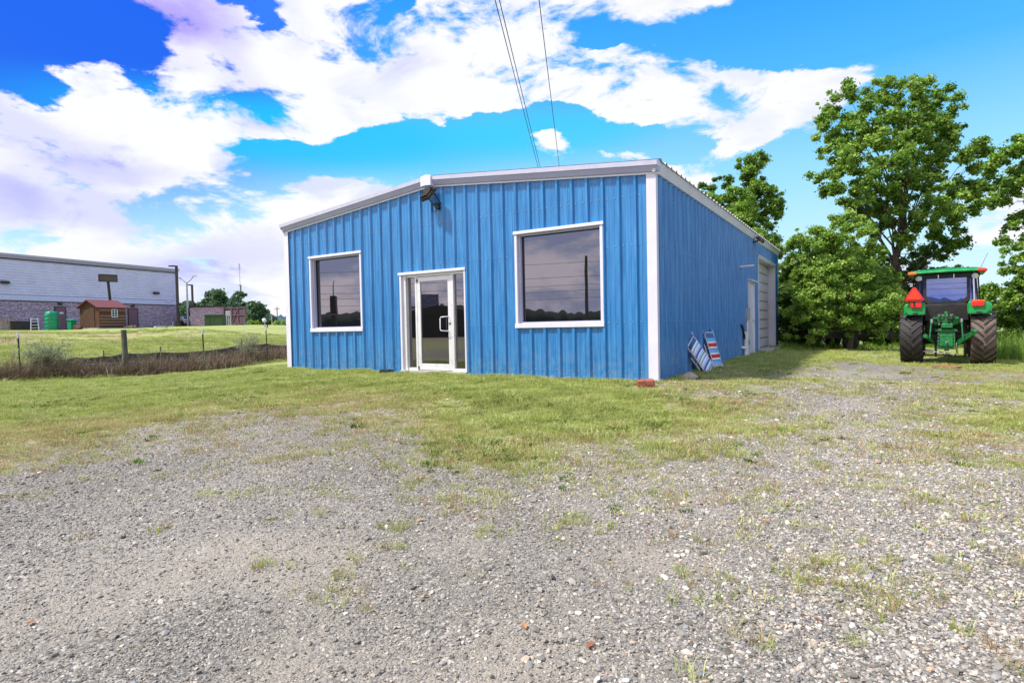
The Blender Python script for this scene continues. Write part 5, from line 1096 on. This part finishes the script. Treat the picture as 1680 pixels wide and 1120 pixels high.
# house silhouette mirrored in the door and a lamp/sign in the left window
mc = Vector((12.609, 9.882, 0)); hp = mc+Vector((-.66, -.75, 0))*70; z_ = g1(hp.x, hp.y)
HS = thing('roadside_building', 'low dark gabled building across the road mirrored in the glass door', 'building', (hp.x, hp.y, z_), .6)
MB().b2((-9, -5, -.3), (9, 5, 2.2)).build('wall', 'bronze', HS); MB().prism([(-9.4, -5.5, 2.2), (-9.4, 5.5, 2.2), (-9.4, 0, 3.3)], (18.8, 0, 0)).build('roof', 'bronze', HS); MB().b2((4, -1, 2.4), (6.5, 1, 4.6)).build('chimney', 'brickwall', HS)
MB().b2((-3, 5.0, .8), (-1.5, 5.05, 2)).build('window', 'glass', HS); MB().b2((1, 5.0, .0), (2, 5.05, 2.1)).build('door', 'bronze', HS)
hp = mc+Vector((-.755, -.655, 0))*66; z_ = g1(hp.x, hp.y)
t = thing('roadside_sign', 'dark square sign tower across the road mirrored in the left window', 'sign', (hp.x, hp.y, z_), .8)
MB().b2((-.9, -.2, 0), (.9, .2, 1.6-z_+.96)).build('sign_base', 'bronze', t); MB().b2((-1.1, -.3, 2.6), (1.1, .3, 4.5)).build('sign_box', 'bronze', t); MB().tube([(0, 0, 4.5), (0, 0, 5.6), (-1.2, 0, 6.4)], .07, 6).build('lamp_arm', 'galv', t)

# ------------------------------------------------------------------ scatter: gravel stones, grass tufts, leaves (geometry nodes)
SRC = bpy.data.collections.new('scatter_sources')
def srcobj(name, V, F, m):
    me = bpy.data.meshes.new(name); me.from_pydata([tuple(v) for v in V], [], [tuple(f) for f in F]); me.materials.append(m); return me
def coll_of(meshes, name):
    c = bpy.data.collections.new(name)
    for i, me in enumerate(meshes): c.objects.link(bpy.data.objects.new(me.name, me))
    return c
def scatter(name, label, pts, rots, scl, col, kind='stuff'):
    n = len(pts); me = bpy.data.meshes.new(name); me.vertices.add(n); me.vertices.foreach_set('co', np.asarray(pts, 'f').ravel())
    a = me.attributes.new('rot', 'FLOAT_VECTOR', 'POINT'); a.data.foreach_set('vector', np.asarray(rots, 'f').ravel())
    a = me.attributes.new('scl', 'FLOAT_VECTOR', 'POINT'); a.data.foreach_set('vector', np.asarray(scl, 'f').ravel())
    a = me.attributes.new('pick', 'INT', 'POINT'); a.data.foreach_set('value', rng.integers(0, len(col.objects), n).astype('i'))
    o = bpy.data.objects.new(name, me); COL.objects.link(o); tag(o, label, kind=kind)
    g = bpy.data.node_groups.new(name+'_nodes', 'GeometryNodeTree'); g.interface.new_socket('Geometry', in_out='INPUT', socket_type='NodeSocketGeometry'); g.interface.new_socket('Geometry', in_out='OUTPUT', socket_type='NodeSocketGeometry')
    n_ = g.nodes; L = g.links; gi = n_.new('NodeGroupInput'); go_ = n_.new('NodeGroupOutput'); iop = n_.new('GeometryNodeInstanceOnPoints'); ci = n_.new('GeometryNodeCollectionInfo')
    ci.inputs[0].default_value = col; ci.inputs['Separate Children'].default_value = True; ci.inputs['Reset Children'].default_value = True; iop.inputs['Pick Instance'].default_value = True
    def na(nm, ty): q = n_.new('GeometryNodeInputNamedAttribute'); q.data_type = ty; q.inputs[0].default_value = nm; return q.outputs[0]
    e2r = n_.new('FunctionNodeEulerToRotation'); L.new(na('rot', 'FLOAT_VECTOR'), e2r.inputs[0])
    L.new(gi.outputs[0], iop.inputs['Points']); L.new(ci.outputs[0], iop.inputs['Instance']); L.new(e2r.outputs[0], iop.inputs['Rotation']); L.new(na('scl', 'FLOAT_VECTOR'), iop.inputs['Scale']); L.new(na('pick', 'INT'), iop.inputs['Instance Index'])
    L.new(iop.outputs[0], go_.inputs[0]); md = o.modifiers.new('scatter', 'NODES'); md.node_group = g; return o
def rampmat(name, cols, rough=.85, trans=0, attr=None):
    m = newmat(name); b = NB(m); rnd = b.n('ShaderNodeObjectInfo').outputs['Random']
    r = b.n('ShaderNodeValToRGB', {0: rnd}); e = r.color_ramp.elements; r.color_ramp.interpolation = 'LINEAR'
    while len(e) < len(cols): e.new(.5)
    for i, (q, c) in enumerate(zip(e, cols)): q.position = i/(len(cols)-1); q.color = (*c, 1)
    c = r.outputs[0]
    if not trans:
        g = b.n('ShaderNodeTexCoord').outputs['Object']; c = b.mix(b.mr(b.noise(g, 2.5, 3), .35, .7), c, b.mix(.25, c, (.3, .28, .25)))
        b.out(b.n('ShaderNodeBsdfPrincipled', {'Base Color': c, 'Roughness': rough, 'Specular IOR Level': .3}).outputs[0])
    else:
        p = b.n('ShaderNodeBsdfPrincipled', {'Base Color': c, 'Roughness': rough, 'Specular IOR Level': .3}); t = b.n('ShaderNodeBsdfTranslucent', {0: c})
        b.out(b.n('ShaderNodeMixShader', {0: trans, 1: p.outputs[0], 2: t.outputs[0]}).outputs[0])
    return m
# stones
import bmesh
sm = rampmat('gravel_stone', [(.07,.065,.055),(.19,.175,.15),(.28,.26,.23),(.24,.25,.265),(.42,.37,.30),(.36,.34,.30),(.17,.155,.135),(.54,.48,.39),(.36,.34,.30),(.72,.66,.56),(.46,.31,.21),(.43,.39,.34),(.27,.26,.245),(.80,.75,.66)])
stm = []
for k in range(7):
    bm = bmesh.new(); bmesh.ops.create_icosphere(bm, subdivisions=1, radius=.5); r = random.Random(k)
    for v in bm.verts: v.co = Vector((v.co.x*r.uniform(.8, 1.2), v.co.y*r.uniform(.65, 1.0), v.co.z*r.uniform(.5, .75)))
    me = bpy.data.meshes.new('pebble'); bm.to_mesh(me); bm.free(); me.materials.append(sm); stm.append(me)
STC = coll_of(stm, 'pebbles')
def near_points(n, d0, d1, p=1.0, amin=-.78, amax=.80):
    u = rng.random(n); d = (d0**(2-p)+(d1**(2-p)-d0**(2-p))*u)**(1/(2-p)); a = YAW+rng.uniform(amin, amax, n)
    return CAM[0]+np.sin(a)*d, CAM[1]+np.cos(a)*d, d
x, y, d = near_points(330000, 2.0, 13.5, 1.2)
cv = cover(x, y); keep = rng.random(len(x)) > np.clip(cv[:, 0]*1.15-.1, 0, .97)
patch = np.sin(x*2.3+y*1.1)*np.sin(y*2.7-x*.8)*.25
keep &= rng.random(len(x)) > np.clip(cv[:, 2]*1.45+patch*.7-.15, 0, .93); keep &= ~((x < X1+.1) & (y > -.1))
x, y, d = x[keep], y[keep], d[keep]; n = len(x)
big = np.clip((x-CAM[0])*.10+(CAM[1]+4-y)*.03+.1, 0, .5)
s = rng.lognormal(np.log(.0108), .48, n)*(1+big)*(1+np.clip(d-4, 0, 8)*.045); s = np.clip(s, .0045, .055)
z = gh(x, y)+s*.12
side_ = (x-CAM[0])*RT[0]+(y-CAM[1])*RT[1]; lite = rng.random(n) < np.clip(.30+.20*side_+.22*np.sin(x*1.1+y*.6)*np.sin(y*1.3-x*.5)+np.where(side_ > -1, .06*(d-3), 0), .12, .92)
s = s*np.where(side_ < 0, .9, 1.05)
sm2 = rampmat('slate_stone', [(.055,.048,.038),(.13,.117,.095),(.20,.18,.148),(.19,.18,.17),(.28,.25,.20),(.22,.20,.168),(.34,.305,.245),(.14,.125,.10),(.25,.235,.21),(.40,.36,.29),(.19,.175,.155),(.54,.48,.385)])
stm2 = []
for k in range(7):
    bm = bmesh.new(); bmesh.ops.create_icosphere(bm, subdivisions=1, radius=.5); r = random.Random(50+k)
    for v in bm.verts: v.co = Vector((v.co.x*r.uniform(.75, 1.3), v.co.y*r.uniform(.6, 1.0), v.co.z*r.uniform(.32, .6)))
    me = bpy.data.meshes.new('slate_chip'); bm.to_mesh(me); bm.free(); me.materials.append(sm2); stm2.append(me)
STC2 = coll_of(stm2, 'slate_chips')
for nm, lb, sel, cl_ in (('gravel', 'pale tan and white pebbles of the yard gravel', lite, STC), ('slate_gravel', 'dark grey slate chips of the yard gravel', ~lite, STC2)):
    k = int(sel.sum()); q = s[sel]
    scatter(nm, lb, np.stack([x[sel], y[sel], z[sel]], -1), np.stack([rng.normal(0, .35, k), rng.normal(0, .35, k), rng.uniform(0, 6.28, k)], -1), np.stack([q, q*rng.uniform(.7, 1.1, k), q*rng.uniform(.55, 1., k)], -1), cl_)
# grass tufts
def tuft(seed, nb, h, spread, m, w=.0035, droop=.5):
    r = random.Random(seed); V = []; F = []
    for _ in range(nb):
        a = r.uniform(0, 2*PI); rr = spread*math.sqrt(r.random()); bx_, by_ = math.cos(a)*rr, math.sin(a)*rr; hh = h*r.uniform(.45, 1.15); l = hh*r.uniform(.15, droop*1.6); b_ = a+r.uniform(-.9, .9); c = r.uniform(0, PI)
        wx, wy = math.cos(c)*w, math.sin(c)*w; i = len(V)
        V += [(bx_-wx, by_-wy, -.01), (bx_+wx, by_+wy, -.01), (bx_+math.cos(b_)*l*.35+wx*.8, by_+math.sin(b_)*l*.35+wy*.8, hh*.6), (bx_+math.cos(b_)*l*.35-wx*.8, by_+math.sin(b_)*l*.35-wy*.8, hh*.6), (bx_+math.cos(b_)*l, by_+math.sin(b_)*l, hh*r.uniform(.7, 1))]
        F += [(i, i+1, i+2, i+3), (i+3, i+2, i+4)]
    return srcobj('grass_tuft', V, F, m)
gm1 = rampmat('lush_grass_blades', [(.22,.28,.05),(.38,.44,.10),(.50,.56,.15),(.28,.34,.07),(.64,.66,.28),(.42,.49,.12)], .55, .35)
gm2 = rampmat('dry_grass_blades', [(.46,.42,.16),(.34,.21,.09),(.58,.52,.26),(.38,.42,.12),(.52,.48,.26),(.42,.27,.12)], .7, .3)
TG = coll_of([tuft(k, 26, .055, .09, gm1, .0032, .7) for k in range(5)], 'lush_tufts'); TD = coll_of([tuft(10+k, 22, .05, .09, gm2, .003, .8) for k in range(5)], 'dry_tufts')
def rxy(n, x0, x1, y0, y1): return rng.uniform(x0, x1, n), rng.uniform(y0, y1, n)
def grass_pass(name, label, x, y, coll, dry, sc=1., thr=.0, hs=1.):
    cv = cover(x, y); nzv = .5+.25*(np.sin(x*3.1+y*1.7)+np.sin(y*4.3-x*2.2)*.7+np.sin(x*9+2)*np.sin(y*8.3)*.6)
    g = np.clip(cv[:, 0], 0, 1)**1.15*np.clip(.35+cv[:, 0]*1.1+nzv*.9*(1-cv[:, 0])-.35*(1-cv[:, 0]), 0, 1.2)
    pd = np.clip(cv[:, 1]*1.05, 0, 1); pr_ = g*(pd if dry else (1-pd*.93)); keep = rng.random(len(x)) < pr_
    keep &= ~((x > X0-.05) & (x < X1+.06) & (y > -.07) & (y < DEEP+.1)); x, y = x[keep], y[keep]; n = len(x); c2_ = cv[keep, 0]
    s = sc*rng.uniform(.6, 1.3, n)*(.85+.35*np.sin(x*2.9+y*1.3)*np.sin(y*3.7-x*1.9)+.2*np.sin(x*7.7)*np.sin(y*8.9)); s = np.maximum(s, .35*sc); h_ = s*hs*rng.uniform(.7, 1.2, n)*(.7+.4*c2_)
    scatter(name, label, np.stack([x, y, gh(x, y)], -1), np.stack([rng.normal(0, .12, n), rng.normal(0, .12, n), rng.uniform(0, 6.28, n)], -1), np.stack([s, s, h_], -1), coll)
    return n
x, y, d = near_points(190000, 3.0, 19., .75)
cnt = [grass_pass('grass', 'short green grass of the lawn and yard edge', x, y, TG, False)]
x, y, d = near_points(120000, 3.0, 19., .75); cnt.append(grass_pass('dry_grass', 'dry yellow grass thinning into the gravel', x, y, TD, True))
x, y, d = near_points(60000, 17, 46, .6, -.80, .0); kp = x < -5; cnt.append(grass_pass('field_grass', 'mown green field rising to the store', x[kp], y[kp], TG, False, 1.7, hs=1.0))
x, y, d = near_points(26000, 17, 40, .6, -.80, .0); kp = x < -8; cnt.append(grass_pass('field_dry_grass', 'dry streaks in the field below the store', x[kp], y[kp], TD, True, 1.7, hs=.8))
x, y, d = near_points(14000, 12, 24, .6, .2, .85); kp = y > 8; cnt.append(grass_pass('hedge_lawn', 'shaded green grass between gravel and hedge', x[kp], y[kp], TG, False, 1.3, hs=.8))
x = np.concatenate([rng.uniform(X0, X1, 1500), rng.uniform(X1+.08, X1+.3, 1500)]); y = np.concatenate([rng.uniform(-.3, -.07, 1500), rng.uniform(0, DEEP, 1500)])
keep = (rng.random(3000) < .45+.4*np.sin(x*3.1)*np.cos(y*1.7)) & ~((x > 3.6) & (x < 5.5) & (y < 0)) & ~((y > 10.4) & (x > X1)); x, y = x[keep], y[keep]; n = len(x); s = rng.uniform(.8, 1.7, n)
scatter('wall_foot_grass', 'taller unmown grass along the foot of the blue walls', np.stack([x, y, gh(x, y)], -1), np.stack([rng.normal(0, .15, n), rng.normal(0, .15, n), rng.uniform(0, 6.28, n)], -1), np.stack([s*.8, s*.8, s], -1), TG)
gm3 = rampmat('dark_weed_blades', [(.07,.13,.02),(.12,.20,.03),(.17,.26,.05),(.10,.16,.03)], .5, .3); TW = coll_of([tuft(60+k, 34, .05, .07, gm3, .006, .9) for k in range(4)], 'weed_tufts')
x, y, d = near_points(26000, 4.0, 17., .8); kp = np.sin(x*1.7+y*.9)*np.sin(y*2.1-x*1.1)+.5*np.sin(x*4.9)*np.sin(y*5.3) > .05
grass_pass('lawn_weeds', 'darker low weeds dotted through the lawn', x[kp], y[kp], TW, False, 1.0, hs=.9)
# sparse tufts standing alone in the gravel
tx, ty = [], []
for px, py, k, sp_ in [(560,945,5,.05),(645,905,4,.05),(430,930,4,.05),(590,915,5,.05),(800,862,8,.08),(590,1000,4,.06),(540,985,5,.08),(1105,752,9,.1),(1065,748,9,.1),(1050,775,6,.1),(945,860,5,.08),(985,865,5,.08),(920,862,5,.06),(1310,958,14,.10),(1360,935,18,.14),(1375,960,14,.16),(1230,1048,7,.05),(1425,985,8,.12),(1460,1000,6,.1),(1255,800,6,.1),(1330,770,8,.12),(1130,870,5,.1),(640,865,5,.1),(520,838,5,.1),(350,780,6,.12),(155,760,7,.2),(700,790,6,.12),(1155,1112,3,.03),(1500,905,6,.15),(1640,900,8,.2),(1580,850,8,.2),(870,780,8,.15),(1040,970,4,.1),(1100,960,4,.08),(1420,1055,5,.1),(1210,955,4,.05),(1590,1040,4,.1),(1670,1085,6,.06),(1470,930,5,.1),(240,870,3,.1)]:
    gx_, gy_ = gpt(px, py); tx += list(gx_+rng.normal(0, sp_, k)); ty += list(gy_+rng.normal(0, sp_, k))
tx, ty = np.array(tx), np.array(ty); n = len(tx); TS = coll_of([tuft(30+k, 16, .08, .03, gm1 if k % 2 else gm2, .0022, .9) for k in range(6)], 'lone_tufts')
s = rng.uniform(.5, 1.1, n); scatter('lone_grass_tufts', 'single grass tufts growing up through the gravel', np.stack([tx, ty, gh(tx, ty)], -1), np.stack([np.zeros(n), np.zeros(n), rng.uniform(0, 6.28, n)], -1), np.stack([s, s, s], -1), TS)
# fallen leaves
lm = rampmat('fallen_leaf', [(.36,.12,.04),(.25,.08,.03),(.45,.22,.08)], .7)
LV = [srcobj('fallen_leaf', [(-.5,0,.05),(-.2,.22,.0),(.1,.3,.1),(.55,.02,.02),(.15,-.28,.12),(-.25,-.2,.03),(0,0,.02)], [(0,1,6),(1,2,6),(2,3,6),(3,4,6),(4,5,6),(5,0,6)], lm)]
LC = coll_of(LV, 'leaf_source'); pts = [gpt(*q) for q in [(1258,858),(1373,988),(912,1055),(968,1062),(1215,802),(1340,1018),(1595,902),(700,828),(690,855),(1150,828),(1060,860),(50,1025),(940,705),(1290,830),(1440,760),(1610,748),(1120,780),(860,1030)]]
n = len(pts); pa = np.array(pts); s = rng.uniform(.035, .06, n); scatter('fallen_leaves', 'brown fallen leaves lying on the gravel', np.stack([pa[:, 0], pa[:, 1], gh(pa[:, 0], pa[:, 1])+.015], -1), np.stack([rng.normal(0, .3, n), rng.normal(0, .3, n), rng.uniform(0, 6, n)], -1), np.stack([s, s, s], -1), LC)
print('tufts', cnt)
